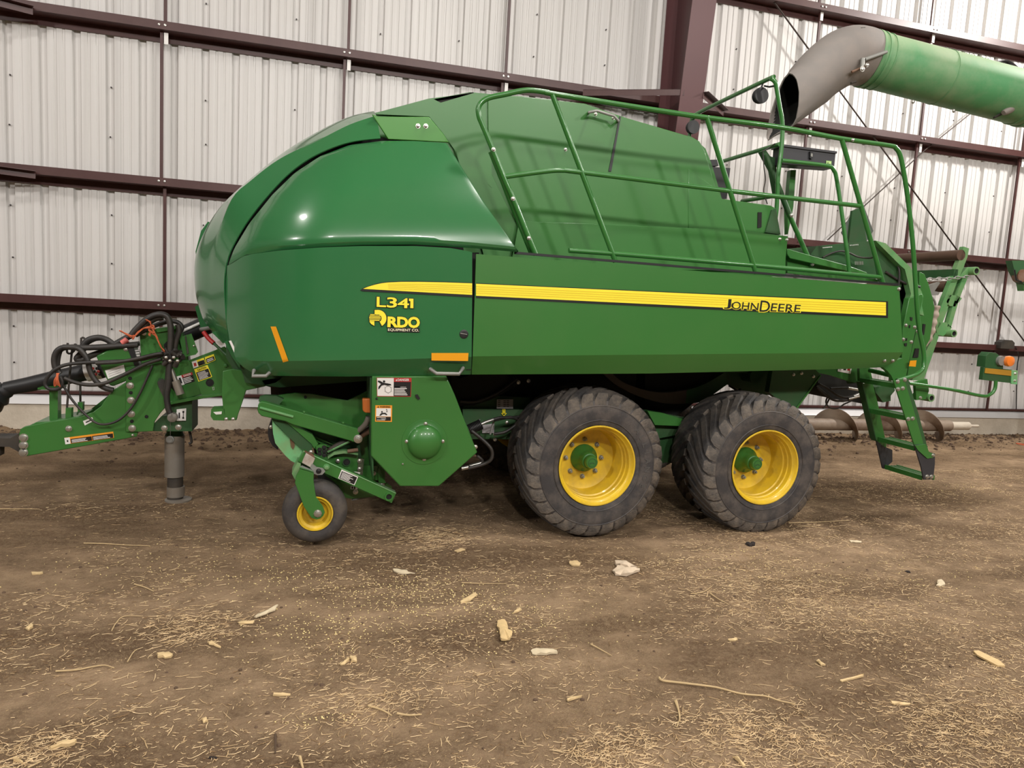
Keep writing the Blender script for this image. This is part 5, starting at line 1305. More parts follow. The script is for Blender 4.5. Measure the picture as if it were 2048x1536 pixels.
# --- tandem wheels
def big_wheel(cx, cz, yo, sign=-1, seed=1, lettering=False):
    """yo = outer face; sign -1: outer face toward the camera"""
    R_, w_ = .565, .56
    yc_ = yo-sign*w_/2
    pr = [(-.28, .305), (-.287, .315), (-.292, .34), (-.296, .38), (-.298, .42), (-.296, .455), (-.286, .49), (-.268, .515), (-.235, .530), (-.15, .538), (-.07, .541), (0, .542)]
    pr = pr+[(-a, r) for a, r in reversed(pr[:-1])]
    rim = MB()
    o = lambda a: sign*(-a)  # a negative = outside
    q = [(-.283, .300), (-.290, .306), (-.296, .303), (-.296, .295), (-.285, .289), (-.262, .284), (-.255, .272), (-.215, .270), (-.21, .262), (-.17, .262), (-.165, .252), (-.13, .248), (-.06, .246), (-.02, .242), (-.005, .20), (0, .15), (0, .10), (0, .0001)]
    rim.lathe((cx, yc_, cz), [(o(a), r) for a, r in q], yellow, n=72)
    rim.lathe((cx, yc_, cz), [(o(.02), .25), (o(.2), .262), (o(.27), .295), (o(.285), .305)], yellow, n=48)
    W = rim.build('tandem_wheel', B, 'yellow deep-dished wheel rim')
    t = MB()
    n = 96
    prof = [(o(a), r) for a, r in pr]
    k0 = 7
    t.lathe((cx, yc_, cz), prof[:k0], rubside, n=n); t.lathe((cx, yc_, cz), prof[k0-1:len(prof)-k0+1], rubber, n=n); t.lathe((cx, yc_, cz), prof[len(prof)-k0:], rubside, n=n)
    # thin raised rings on the sidewall
    for rr_ in (.345, .452):
        t.lathe((cx, yc_, cz), [(o(-.293-(.004 if rr_ > .4 else .002)), rr_-.004), (o(-.300), rr_), (o(-.293-(.004 if rr_ > .4 else .002)), rr_+.004)], rubside, n=n)
    N_ = 28
    random.seed(seed)
    def rad(a):  # tyre radius at axial position a
        a = -abs(a)
        for (a0, r0), (a1, r1) in zip(pr[6:11], pr[7:12]):
            if a0 <= a <= a1: return r0+(r1-r0)*(a-a0)/(a1-a0)
        return .542 if a > -.01 else .49
    for side in (-1, 1):
        for i in range(N_):
            ph = 2*pi*(i+(.5 if side > 0 else 0))/N_
            path = []
            K = 9
            for k in range(K):
                s = k/(K-1)
                if s < .8:
                    a = .012+s/.8*.265; phi = ph+.46*(s/.8)**1.35; r = rad(a)+.027
                else:
                    e = (s-.8)/.2; a = .277+.018*e; phi = ph+.46+.02*e; r = .530-.062*e+.006
                hw = (.033+.014*s) if s < .85 else .048
                path.append((side*a, phi, r, hw))
            vs = []
            for (a, phi, r, hw) in path:
                da = hw/r
                for (dphi, rr_) in ((-da*1.15, r-.032), (-da*.85, r), (da*.85, r), (da*1.15, r-.032)):
                    P = phi+dphi
                    vs.append((cx+rr_*cos(P)*(1), yc_+sign*(-a) if False else yc_+a*1.0, cz+rr_*sin(P)))
            fs = []
            for k in range(K-1):
                for j in range(3): fs.append((k*4+j, k*4+j+1, (k+1)*4+j+1, (k+1)*4+j))
            fs += [(0, 1, 2, 3), tuple(reversed(((K-1)*4, (K-1)*4+1, (K-1)*4+2, (K-1)*4+3)))]
            t.add(vs, fs[:9*2], rubdust if random.random() < 0 else rubber)
            t.add(vs, fs[18:], rubdust)
    T_ = t.build('tyre', W, 'wide black flotation tyre with chevron lugs')
    if lettering:
        mb = MB()
        for i, ch in enumerate('ALLIANCE'):
            ang = radians(42-i*9.2); V, Fc = text2d(ch, .02)
            x0 = min(v[0] for v in V); x1 = max(v[0] for v in V)
            vs = []
            for (x, y) in V:
                u = (x-(x0+x1)/2)*.062; w2 = .405+(y-.35)*.062
                er = Vector((cos(ang), 0, sin(ang))); et = Vector((sin(ang), 0, -cos(ang)))
                p = Vector((cx, yc_+o(-.3005), cz))+er*w2+et*u; vs.append(p)
            mb.add(vs, Fc, mat('raised_sidewall_letter', (.075, .07, .066, 1), .7))
        mb.build('sidewall_lettering', W, 'raised ALLIANCE lettering', merge=1e-7)
    hb = MB().lathe((cx, yc_, cz), [(o(a), r) for a, r in ((-.002, .108), (-.03, .104), (-.055, .075), (-.09, .066), (-.13, .062), (-.135, .055), (-.135, .050), (-.175, .049), (-.185, .042), (-.186, .0001))], green, n=40)
    Hb = hb.build('hub', W, 'green hub')
    p = Vector((cx, yc_+o(-.188), cz)); mb = MB()
    for k in range(16):
        a0, a1 = 2*pi*k/16, 2*pi*(k+1)/16
        mb.add([p+Vector((r*cos(a), 0, r*sin(a))) for r, a in ((.030, a0), (.030, a1), (.034, a1), (.034, a0))], [(0,1,2,3)], dgreen)
    mb.add([p+Vector((x*.03, 0, z*.03)) for x, z in ((-.8,-.1),(-.3,.1),(.4,.05),(.8,-.4),(.3,-.2),(-.3,-.15),(-.6,-.5))], [tuple(range(7))], dgreen)
    mb.build('hub_emblem', W, merge=1e-7)
    for i in range(8):
        a = radians(i*45+90); r = .148
        mb = MB(); cc = (cx+r*cos(a), yc_, cz+r*sin(a))
        mb.lathe(cc, [(o(a_), r_) for a_, r_ in ((0, .020), (-.004, .020), (-.005, .0155), (-.024, .0145), (-.026, .009), (-.038, .008), (-.039, .0001))], gsteel, n=8, smooth=False)
        mb.build('wheel_nut', W)
    mb = MB(); a = radians(135); mb.tube([(cx+.245*cos(a), yc_+o(-.05), cz+.245*sin(a)), (cx+.25*cos(a), yc_+o(-.11), cz+.25*sin(a))], .006, black, n=6); mb.build('valve_stem', W)
    return W
big_wheel(2.085, .553, 4.80, -1, 1, True)
big_wheel(3.535, .520+.01, 4.80, -1, 2)
big_wheel(2.085, .553, 7.40, 1, 3)
big_wheel(3.535, .530, 7.40, 1, 4)
for o_ in list(bpy.data.objects):
    if o_.name.startswith('tandem_wheel') and False: pass
mb = MB()
for x, z in ((2.085, .553), (3.535, .53)): mb.tube([(x, 5.36, z), (x, 6.84, z)], .06, dgreen, n=16)
mb.build('tandem_axles', B)

# --- hitch
YT = 5.90
mb = MB(); mb.prism(cp(cT, [(148,945),(180,925),(360,890),(520,868),(600,850),(680,820),(740,775),(790,700),(840,650),(920,600),(960,590),(1010,600),(1010,960),(1000,1000),(930,1012),(195,1142),(160,1130),(145,1100),(138,990)]), YT, .02, green); mb.prism(cp(cT, [(210,920),(260,895),(360,888),(590,848),(590,870),(230,935)]), YT+.02, .36, green)
db = mb.build('drawbar', B, bevel=.004)
mb = MB(); mb.prism(cp(cT, [(148,945),(180,925),(600,850),(790,700),(920,600),(1010,600),(1010,960),(930,1012),(195,1142),(145,1100)]), 6.28, .02, green); mb.build('drawbar_plate', db)
mb = MB()
for p in ((173,1007),(173,1062),(172,1115)): mb.bolt(*cT(*p), YT-.0, r=.023, h=.02, n=14)
for p in ((952,625),(958,732),(960,833),(967,937)): mb.bolt(*cT(*p), YT-.02, r=.020, h=.018, n=10)
mb.bolt(*cT(503,940), YT, r=.017, h=.02, n=12)
for p in ((952,573),(957,678),(965,887),(1072,853)): mb.bolt(*cT(*p), YT-.02, r=.010, m=darkin, h=.002, n=12)
mb.bolt(*cT(972,988), YT-.02, r=.008)
mb.build('drawbar_bolts', db, 'zinc bolt heads')
mb = MB(); mb.prism(cp(cT, [(-300,1015),(0,1012),(75,1012),(140,975),(145,1115),(70,1075),(0,1072),(-300,1070)]), YT+.05, .2, blackd); mb.prism(cp(cT, [(-30,1070),(2,1070),(0,1140),(-30,1140)]), YT+.1, .08, blackd); mb.build('hitch_clevis', db, 'dusty black hitch end')
mb = MB(); mb.prism(cp(cT, [(360,655),(423,655),(422,890),(362,890)]), 6.0, .08, green); mb.prism(cp(cT, [(275,642),(430,642),(430,657),(275,655)]), 5.95, .18, green); mb.build('shaft_rest', db)
mb = MB(); mb.prism(cp(cT, [(480,790),(522,790),(520,880),(478,880)]), 5.95, .05, green); mb.build('hose_holder_socket', db)
mb = MB(); mb.prism(cp(cT, [(568,748),(605,748),(603,810),(568,815)]), 6.1, .05, green); mb.build('hose_holder_socket', db)
mb = MB(); mb.prism(cp(cT, [(920,490),(1030,480),(1380,440),(1430,470),(1480,690),(1460,695),(1240,750),(1170,830),(1130,890),(1120,960),(1010,965),(920,965)]), YT-.02, .02, green); tp = mb.build('tongue_side_plate', B, bevel=.004)
mb = MB(); mb.prism(cp(cT, [(1385,440),(1640,340),(1700,400),(1740,500),(1660,690),(1480,697),(1470,690)]), YT-.03, .02, green); mb.prism(cp(cT, [(1230,745),(1480,697),(1650,685),(1640,700),(1490,720),(1250,765)]), YT-.05, .35, green); mb.build('tongue_plate', B, bevel=.003)
mb = MB(); mb.prism(cp(cT, [(1160,570),(1190,570),(1200,600),(1185,660),(1160,640),(1150,600)]), YT-.021, .002, dgreen); mb.bolt(*cT(1535,605), YT-.03, m=darkin, r=.022, h=.002, n=16); mb.bolt(*cT(1650,480), YT-.03, r=.014, m=green); mb.build('plate_marks', tp, merge=1e-7)
mb = MB(); mb.prism(cp(cT, [(1200,745),(1405,740),(1405,960),(1120,960),(1130,900),(1180,850),(1240,845)]), YT+.02, .3, dgreen); mb.prism(cp(cT, [(1290,820),(1330,815),(1330,885),(1290,885)]), YT+.01, .01, dwht); mb.prism(cp(cT, [(1335,800),(1362,798),(1360,882),(1335,882)]), YT+.01, .01, dgreen)
mb.bolt(*cT(1203,937), YT+.02, r=.018); mb.bolt(*cT(1305,930), YT+.02, r=.018); mb.build('jack_bracket', B)
label_plate('symbol_label', tp, cp(cT, [(1292,800),(1362,792),(1360,882),(1293,883)]), YT, [(0,0,1,1,dwht), (.2,.3,.35,.8,dblk), (.6,.2,.8,.35,dblk), (.6,.7,.8,.85,dblk), (.66,.2,.74,.85,dblk)])
mb = MB(); mb.prism(cp(cT, [(1020,240),(1130,210),(1290,190),(1330,240),(1375,380),(1380,460),(1035,490)]), YT-.0, .1, green); mb.prism(cp(cT, [(1130,210),(1290,190),(1300,215),(1150,240)]), YT-.02, .3, green); bx = mb.build('valve_box', B, bevel=.004)
mb = MB(); mb.bolt(*cT(1052,242), YT, r=.014); mb.prism(cp(cH, [(890,760),(930,720),(980,740),(980,860),(900,860)]), YT-.01, .02, darkin); mb.build('box_fittings', bx)
mb = MB(); mb.prism(cp(cT, [(1310,272),(1400,245),(1448,380),(1430,400),(1345,418)]), YT-.06, .01, green); mb.bolt(*cT(1418,335), YT-.06, r=.006); mb.prism(cp(cH, [(1185,650),(1200,640),(1240,880),(1215,900)]), YT-.07, .02, blackd); mb.build('hose_bracket', B)
mb = MB(); mb.prism(cp(cT, [(700,410),(780,370),(900,342),(945,352),(1015,480),(1020,530),(930,590),(825,632),(800,625)]), YT-.01, .25, green); sg = mb.build('shaft_shield', B, bevel=.01)
label_plate('white_label', sg, cp(cT, [(768,515),(905,473),(917,528),(790,578)]), YT-.01, [(0,0,1,1,dwht)]+[(.1,.25+.25*k,.8,.29+.25*k,gsteel) for k in range(3)])
mb = MB(); mb.bolt(*cT(920,360), YT-.01, r=.012); mb.prism(cp(cT, [(930,350),(970,335),(985,390),(1015,480),(985,485)]), YT-.02, .03, black); mb.build('shield_trim', sg)
mb = MB()
for i in range(5): mb.tube([at(*cT(985+i*6,372+i*18), YT+.02), at(*cT(1020+i*2,366+i*20), YT+.02)], .008, dwht, n=6)
mb.build('spring_coils', B, 'pale spring coils')
label_plate('warning_label', db, cp(cT, [(470,1008),(828,962),(834,1008),(478,1056)]), YT, [(0,0,1,1,dorg), (.0,.03,.11,1,dwht), (.12,.3,.55,.96,dblk), (.56,.28,.985,.96,dblk), (.04,.4,.07,.7,dblk)]+textlines(.14,.4,.5,.92,3,dwht)+textlines(.58,.4,.95,.92,3,dwht), label='long orange, white and black warning label')
label_plate('white_label', db, cp(cT, [(607,885),(675,857),(685,885),(620,918)]), YT, [(0,0,1,1,dwht), (.2,.4,.85,.65,dblk)])
label_plate('danger_label', tp, cp(cT, [(1292,560),(1405,527),(1425,595),(1318,628)]), YT-.022, [(0,0,1,1,dblk), (0,0,.3,1,dwht), (.3,0,1,.28,dred), (.08,.2,.2,.8,dblk)]+textlines(.34,.34,.95,.95,4,dwht), [('DANGER',.42,.05,.9,.24,dwht)])
label_plate('caution_label', tp, cp(cT, [(1420,507),(1518,475),(1552,562),(1452,597)]), YT-.032, [(0,0,1,1,dyel), (.05,.28,.95,.95,dblk)]+textlines(.12,.33,.9,.92,6,dwht), [('CAUTION',.2,.06,.85,.22,dblk)])
label_plate('caution_label', tp, cp(cT, [(1402,452),(1490,422),(1505,468),(1415,500)]), YT-.032, [(0,0,1,1,dyel), (0,0,.4,1,dwht), (.1,.3,.3,.8,dred), (.43,.3,.97,.95,dblk)]+textlines(.47,.35,.9,.9,3,dwht))
label_plate('caution_label', tp, cp(cT, [(1497,418),(1563,395),(1577,440),(1510,468)]), YT-.032, [(0,0,1,1,dyel), (.06,.3,.94,.93,dblk)]+textlines(.15,.4,.85,.85,2,dwht))
mb = MB(); a_ = quad_map(cp(cT, [(1545,640),(1575,635),(1580,655),(1550,662)]))
mb.tube([at(*a_(.2,.1), YT-.033), at(*a_(.5,.0), YT-.033), at(*a_(.8,.1), YT-.033)], .0015, dwht, n=4); mb.tube([at(*a_(.3,.3), YT-.033), at(*a_(.3,1), YT-.033), at(*a_(.6,.9), YT-.033), at(*a_(.6,.3), YT-.033)], .0015, dwht, n=4); mb.build('stencil_mark', tp)
# storage bracket below the hood
mb = MB(); mb.prism(cp(cT, [(1630,520),(1700,505),(1800,520),(1955,600),(1940,632),(1800,662),(1775,740),(1740,840),(1730,880),(1640,882),(1622,690)]), 5.35, .03, green)
sb_ = mb.build('support_leg_bracket', B, bevel=.004)
mb = MB(); mb.prism(cp(cT, [(1545,800),(1640,795),(1650,840),(1640,882),(1560,880),(1540,850)]), 5.35, .15, green); mb.prism(cp(cT, [(1560,820),(1622,815),(1620,835),(1580,838)]), 5.345, .01, dwht); mb.bolt(*cT(1655,870), 5.34, r=.010); mb.bolt(*cT(1705,870), 5.34, r=.010); mb.build('bracket_cup', sb_)
mb = MB(); mb.prism(cp(cT, [(1880,560),(2080,520),(2080,590),(1950,620),(1940,632)]), 5.3, .3, dgreen)
mb.prism([(480,728),(520,752),(760,752),(760,760),(560,775),(490,765)], 5.3, .2, dgreen); mb.build('lower_beam', B)
# PTO shaft
def P_(x, y, Y=6.1): return at(*cT(x, y), Y)
mb = MB(); mb.tube([P_(40,650), P_(200,620), P_(380,580), P_(640,525)], .052, black, n=24, r2=.066); mb.tube([P_(630,528), P_(760,500)], .072, black, n=24)
ps = mb.build('drive_shaft', B, 'black telescoping drive shaft guard')
mb = MB(); mb.tube([P_(-230,720), P_(-120,700), P_(-40,690), P_(30,670), P_(60,648)], lambda t: [.17,.17,.165,.14,.10,.06,.055][min(6, int(t*6.99))], black, n=24, sm=3); mb.build('shaft_bell', ps, 'black cone guard')
mb = MB(); mb.tube([P_(632,528,6.098), P_(738,505,6.098)], .0735, dwht, n=24, caps=False)
mb.build('shaft_label', ps, 'white band with red marks')
mb = MB()
for k in range(9): mb.bolt(*cT(650+k*10, 500+(k % 3)*22), 6.02, r=.008, m=dred if k % 2 else dblk, h=.002)
mb.build('shaft_label_marks', ps)
mb = MB(); mb.tube([P_(1250,340,6.2), P_(1340,260,6.2), P_(1520,180,6.2)], .075, black, n=20); mb.tube([P_(1335,228,6.12), P_(1470,168,6.12)], .012, dwht, n=8); mb.build('main_shaft', B, 'black shaft guard into the hood')
# jack
j0 = at(349, 870, 6.1); jx = (at(332,920,6.1).x+at(366,920,6.1).x)/2
zt = j0.z; zb = at(349,952,6.1).z
mb = MB().lathe((jx, 6.1, 0), [(zb, .0001), (zb, .073), (zt, .073), (zt, .0001)], jackm, n=32, axis='z'); mb.lathe((jx, 6.1, 0), [(zt, .07), (zt+.02, .06), (zt+.2, .06)], dgreen, n=24, axis='z')
jk = mb.build('jack', B, 'dusty steel jack tube')
mb = MB().lathe((jx+.006, 6.1, 0), [(.0, .06), (zb+.05, .058)], blackd, n=24, axis='z'); mb.lathe((jx+.01, 6.1, 0), [(.02, .066), (at(349,975,6.1).z+.01, .066), (at(349,975,6.1).z+.012, .05)], jackm, n=24, axis='z'); mb.build('jack_ram', jk)
mb = MB().lathe((jx+.03, 6.1, 0), [(-.02, .0001), (-.02, .10), (-.004, .10), (.002, .08), (.004, .0001)], jackm, n=32, axis='z'); mb.build('jack_foot', jk)
c = at(*cT(1245,1020), 6.02); mb = MB().lathe(c, [(.02, .03), (-.01, .03), (-.012, .02), (-.02, .02), (-.02, .0001)], gsteel, n=16); mb.build('jack_port', jk)
# tools, rods and hoses over the hitch
def hz_(pts, r, m=hosem, Y=YT-.08, conv=cT, n=8, sm=6):
    mb = MB(); P = []
    for p in pts: P.append(at(*conv(p[0], p[1]), p[2] if len(p) > 2 else Y))
    mb.tube(P, r, m, n=n, sm=sm); return mb
hz_([(1180,430),(1060,470),(900,550),(760,610),(640,620),(540,600),(470,570)], .014).build('hydraulic_hose', B)
hz_([(1320,390),(1180,405),(1000,440),(800,450),(600,460),(480,475),(400,510),(350,560),(330,610),(350,645),(400,655),(440,640),(455,600),(440,560)], .013).build('hydraulic_hose', B)
hz_([(1310,380),(1150,395),(1000,430),(850,455),(700,462)], .013, Y=YT-.11).build('hydraulic_hose', B)
hz_([(1010,330),(900,335),(760,345),(600,350),(480,345),(420,370),(395,430),(405,500),(440,540)], .020, Y=YT-.02).build('hydraulic_hose', B)
hz_([(1020,318),(960,325),(820,335),(650,345),(520,345),(450,360),(430,400),(420,470),(430,540)], .018, Y=YT+.02).build('hydraulic_hose', B)
hz_([(460,345),(560,350),(610,390),(640,440),(660,520),(700,590),(760,640),(830,660)], .020, Y=YT-.04).build('hydraulic_hose', B)
hz_([(830,325),(780,290),(720,275),(650,290),(610,330),(600,380),(560,430),(600,440),(660,410),(760,370),(900,290),(960,260)], .022, Y=YT+.05).build('hydraulic_hose', B)
hz_([(960,260),(990,220),(1050,160),(1110,120),(1170,105),(1220,120),(1245,180),(1250,260),(1245,350),(1240,450),(1235,600),(1220,700),(1230,790),(1245,830)], .022, Y=YT-.13).build('hydraulic_hose', B)
hz_([(990,260),(1080,210),(1180,170),(1260,155),(1310,170),(1330,210),(1290,260),(1280,330)], .017, Y=YT-.02).build('hydraulic_hose', B)
hz_([(1000,235),(1060,175),(1130,130),(1190,118)], .030, blackd, Y=YT-.10).build('hose_sleeve', B, 'worn protective sleeve')
hz_([(1230,450),(1225,560),(1210,680),(1235,800)], .017, Y=YT-.10).build('hydraulic_hose', B)
hz_([(1115,480),(1080,560),(1030,670),(960,790),(880,870),(800,905),(720,905),(650,860),(560,770),(500,690),(440,580)], .009, Y=YT-.07).build('wiring_harness', B)
hz_([(590,445),(600,420),(620,360),(640,320),(700,290),(760,290),(810,320)], .012, Y=YT+.1).build('wiring_harness', B)
hz_([(1240,490),(1250,560),(1260,620),(1290,660),(1310,690)], .012, Y=YT-.10).build('wiring_harness', B)
hz_([(1240,560),(1250,620),(1290,670)], .010, Y=YT-.09).build('wiring_harness', B)
hz_([(1385,960),(1395,1000),(1400,1040),(1380,1050)], .010, Y=YT+.1).build('wiring_harness', B)
hz_([(1300,180),(1310,230),(1290,290),(1280,340),(1270,420)], .020, blackd, Y=YT-.09).build('hydraulic_hose', B)
mb = MB()
random.seed(4)
for k in range(26):
    x = random.uniform(1190, 1330); y = random.uniform(370, 460); mb.tube([at(*cT(x, y), YT-.14+random.uniform(-.02, .04)), at(*cT(x+random.uniform(-30, 30), y+random.uniform(-30, 30)), YT-.14)], random.uniform(.010, .022), blackd if k % 2 else hosem, n=8)
for k in range(4): mb.bolt(*cT(1215+k*28, 420+(k % 2)*25), YT-.17, r=.009)
mb.build('hose_coupler_bundle', B, 'dirty black hose couplers')
mb = MB(); mb.tube([at(*cT(1250,500), YT-.12), at(*cT(1285,595), YT-.12)], .018, steel, n=12); mb.tube([at(*cT(1283,590), YT-.12), at(*cT(1320,690), YT-.12)], .030, jackm, n=12); mb.build('jack_crank', B, 'steel jack crank tube')
mb = MB(); mb.prism(cp(cT, [(1150,600),(1190,575),(1220,600),(1200,720),(1170,660)]), YT-.035, .002, blackd); mb.build('grease_smear', tp, 'dark grease patch')
mb = MB(); c = at(*cT(1262,858), YT-.04); mb.lathe(c, [(.03, .035), (-.02, .035), (-.03, .02), (-.03, .0001)], jackm, n=16); mb.tube([at(*cT(1240,835), YT-.05), at(*cT(1265,830), YT-.05)], .012, steel, n=8); mb.tube([at(*cT(1246,870), YT-.05), at(*cT(1246,990), YT-.05)], .0018, steel, n=4); mb.build('hose_port', B)
hz_([(892,315),(930,290)], .021, mat('pink_tape', (.75,.18,.16,1), .6), Y=YT-.02, sm=0).build('hose_tape', B, 'pink tape band')
# hose support rods
mb = MB(); mb.tube([at(*cT2(735,960), 5.97), at(*cT2(790,330), 5.97), at(*cT2(810,280), 5.97), at(*cT2(830,268), 5.97), at(*cT2(835,290), 5.97), at(*cT2(810,340), 5.97), at(*cT2(770,368), 5.97), at(*cT2(738,355), 5.97), at(*cT2(735,300), 5.97), at(*cT2(745,252), 5.97)], .008, blackd, n=6, sm=3); mb.build('hose_support_rod', B)
mb = MB(); mb.tube([at(*cT2(882,895), 6.12), at(*cT2(882,600), 6.12), at(*cT2(890,230), 6.12), at(*cT2(895,200), 6.12), at(*cT2(915,195), 6.12), at(*cT2(940,225), 6.12), at(*cT2(960,300), 6.12)], .008, blackd, n=6, sm=3); mb.build('hose_support_rod', B)
mb = MB(); mb.tube([at(*cT2(848,1040), 5.93), at(*cT2(855,1015), 5.93), at(*cT2(880,1008), 5.93), at(*cT2(905,1020), 5.93)], .006, dgreen, n=6, sm=3); mb.build('hairpin_clip', B)
# orange twine
def twine_bundle(strands, Y, nm='twine'):
    mb = MB(); random.seed(9)
    for s in strands:
        for k in range(5):
            P = [at(*cH(x+random.uniform(-14, 14), y+random.uniform(-12, 12)), Y+random.uniform(-.02, .02)) for x, y in s]
            mb.tube(P, .0032, twine, n=5, sm=4)
    mb.build(nm, B, 'orange baler twine knotted round the hoses')
twine_bundle([[(280,575),(360,620),(430,650),(470,640)], [(460,680),(520,600),(600,545),(690,520)], [(650,420),(700,450),(715,500),(740,530)], [(690,510),(740,560),(790,650),(840,780),(890,860)], [(760,540),(730,500),(690,530),(700,570),(760,600)], [(780,640),(700,600),(690,640)]], YT-.16)
mb = MB(); random.seed(12)
for k in range(12):
    P = [at(*cT2(630+random.uniform(-10, 20), 585), YT-.1), at(*cT2(610+random.uniform(-15, 45), 650+random.uniform(-10, 10)), YT-.12), at(*cT2(590+random.uniform(0, 70), 700+random.uniform(0, 35)), YT-.1)]
    mb.tube(P, .004, twine, n=5, sm=3)
mb.build('twine', B, 'orange twine tuft on the drive shaft')
# ------------------------------------------------------------------ unloading tube of the machine behind
YU = 6.25
c1 = crop(1480, 0, 3.606)
U = thing('unloading_tube', at(1850,150,YU), 'pale dusty green unloading tube with a grey spout reaching in at the upper right', 'unloading auger')
a = at(*c1(905,420), YU); bb = at(*c1(2048,712), YU-.25); d = (bb-a)
far_ = a+d*2.2
mb = MB(); mb.tube([a, a+d*.25, a+d*.5, a+d*.75, bb, far_], .262, gtube, n=56); mb.build('tube', U)
def ring(t, r, w_, m=gtube, nm='tube_band'):
    mb = MB(); p = a+d*t; n_ = d.normalized(); mb.tube([p, p+n_*w_], r, m, n=56); return mb.build(nm, U)
ring(.01, .275, .03); ring(.045, .272, .02); ring(.085, .269, .012); ring(.46, .2665, .010); ring(.97, .272, .03); ring(1.02, .276, .03)
mb = MB()
path = [(455,662,.232), (500,612,.238), (560,548,.245), (640,480,.258), (725,425,.268), (800,402,.270), (865,405,.266), (915,422,.262)]
pts = [at(*c1(x, y), YU) for x, y, r in path]
# open spout: shell with an oblique mouth
P = smooth_path(pts, 4); K = len(P); n = 48
rads = []
for i in range(K):
    t = i/(K-1)*(len(path)-1); k = min(len(path)-2, int(t)); rads.append(path[k][2]+(path[k+1][2]-path[k][2])*(t-k))
u = (P[1]-P[0]).normalized().cross(Vector((0, 1, 0))).normalized()
vs = []
for i, p in enumerate(P):
    t = (P[min(K-1, i+1)]-P[max(0, i-1)]).normalized(); u = (u-t*u.dot(t)).normalized(); w_ = t.cross(u)
    for j in range(n):
        an = 2*pi*j/n; q = p+u*rads[i]*cos(an)+w_*rads[i]*sin(an)
        vs.append(q)
mouth = cp(c1, [(355,530),(385,540),(410,580),(425,660),(422,760),(405,860),(380,905),(340,935),(300,955),(240,985),(200,1015),(192,985),(203,920),(222,820),(250,730),(282,640),(315,570)])
fs = [(i*n+j, i*n+(j+1) % n, (i+1)*n+(j+1) % n, (i+1)*n+j) for i in range(K-1) for j in range(n)]
# re-shape the first ring to the oblique mouth
mp_ = arc_resample([(*p, 0) for p in mouth+[mouth[0]]], n+1)[:n]
def scr_(v):
    r = v-CAMP; z = r.dot(_fwd); return (1024+F*r.dot(RT)/z, 768+F*r.dot(DN)/z)
s0 = [scr_(v) for v in vs[:n]]
cxm = sum(p.x for p in mp_)/n; cym = sum(p.y for p in mp_)/n
cx0 = sum(p[0] for p in s0)/n; cy0 = sum(p[1] for p in s0)/n
sx_ = sorted(range(n), key=lambda j: atan2(s0[j][1]-cy0, s0[j][0]-cx0)); mx_ = sorted(range(n), key=lambda j: atan2(mp_[j].y-cym, mp_[j].x-cxm))
ring0 = {}
for j, k in zip(sx_, mx_):
    yy = vs[j].y
    yy = YU+.30*((mp_[k].x-cxm)/-30.0)*.55 - .02
    ring0[j] = at(mp_[k].x, mp_[k].y, yy)
m1 = 4
for j in range(n):
    tgt = ring0[j]; end = vs[m1*n+j]
    for i in range(m1): 
        t = i/m1; vs[i*n+j] = tgt.lerp(end, t)
mb = MB(); mb.add(vs, fs, spoutm, True)
so = mb.build('spout', U, 'grey rubber discharge spout', solid=.012)
mb = MB(); LN = []
for i in range(0, K-6):
    rg = vs[i*n:(i+1)*n]; ct = sum(rg, Vector())/n
    LN += [v.lerp(ct, .045 if i else .02) for v in rg]
m2 = K-6
mb.add(LN, [(i*n+j, i*n+(j+1) % n, (i+1)*n+(j+1) % n, (i+1)*n+j) for i in range(m2-1) for j in range(n)]+[tuple(range((m2-1)*n, m2*n))], darkin, True)
mb.build('spout_lining', U, 'black sheet for the shade inside the spout')  # black sheet laid over the grey wall to paint the inner shade
mb = MB(); mb.tube([at(*c1(900,430), YU-.29), at(*c1(1055,375), YU-.27)], .018, gsteel, n=8); mb.tube([at(*c1(880,495), YU-.29), at(*c1(885,420), YU-.29)], .02, gsteel, n=8); mb.tube([at(*c1(805,520), YU-.27), at(*c1(900,480), YU-.28)], .012, rust, n=8)
mb.bolt(*c1(882,497), YU-.31, r=.02); mb.bolt(*c1(915,470), YU-.30, r=.014); mb.build('spout_linkage', U, 'steel linkage')
mb = MB()
for q in (((900,260),(945,255)), ((925,232),(950,250)), ((945,325),(965,320)), ((870,208),(900,205)), ((800,600),(835,590))): mb.tube([at(*c1(*q[0]), YU-.18), at(*c1(*q[1]), YU-.18)], .012, dwht if q[0][0] == 945 else blackd, n=6)
mb.build('spout_clips', U)
mb = MB()
for p in ((1428,532),(1540,800),(1770,512),(1247,735)): mb.bolt(*c1(*p), YU-.28, r=.015)
for k in range(16): mb.tube([a+d*(.46+.017*k)+Vector((0, -.04, .262)), a+d*(.467+.017*k)+Vector((0, -.04, .275))], .008, gtube, n=6)
mb.build('tube_bolts', U)
mb = MB(); mb.tube([at(*c1(1840,450), YU), at(*c1(1920,440), YU), at(*c1(1980,470), YU-.1), at(*c1(2048,545), YU-.2)], .012, hosem, n=8, sm=4); mb.tube([at(*c1(1840,462), YU), at(*c1(1930,455), YU), at(*c1(1975,490), YU-.1), at(*c1(2060,580), YU-.2)], .010, hosem, n=8, sm=4)
mb.tube([at(*c1(1880,820), YU-.3), at(*c1(1830,850), YU-.28), at(*c1(1960,790), YU-.3)], .010, hosem, n=6, sm=3); mb.build('tube_cable', U)
c = at(*c1(1950,785), YU-.34); mb = MB(); mb.tube([at(*c1(1900,815), YU-.34), at(*c1(1945,780), YU-.34), at(*c1(2005,750), YU-.34)], lambda t: .012+.04*sin(pi*min(1, t*.75+.1)), spoutm, n=16, sm=5); mb.tube([at(*c1(2000,760), YU-.36), at(*c1(2010,740), YU-.36), at(*c1(2040,640), YU-.3)], .010, steel, n=8); mb.build('tube_lamp', U, 'teardrop shaped lamp')
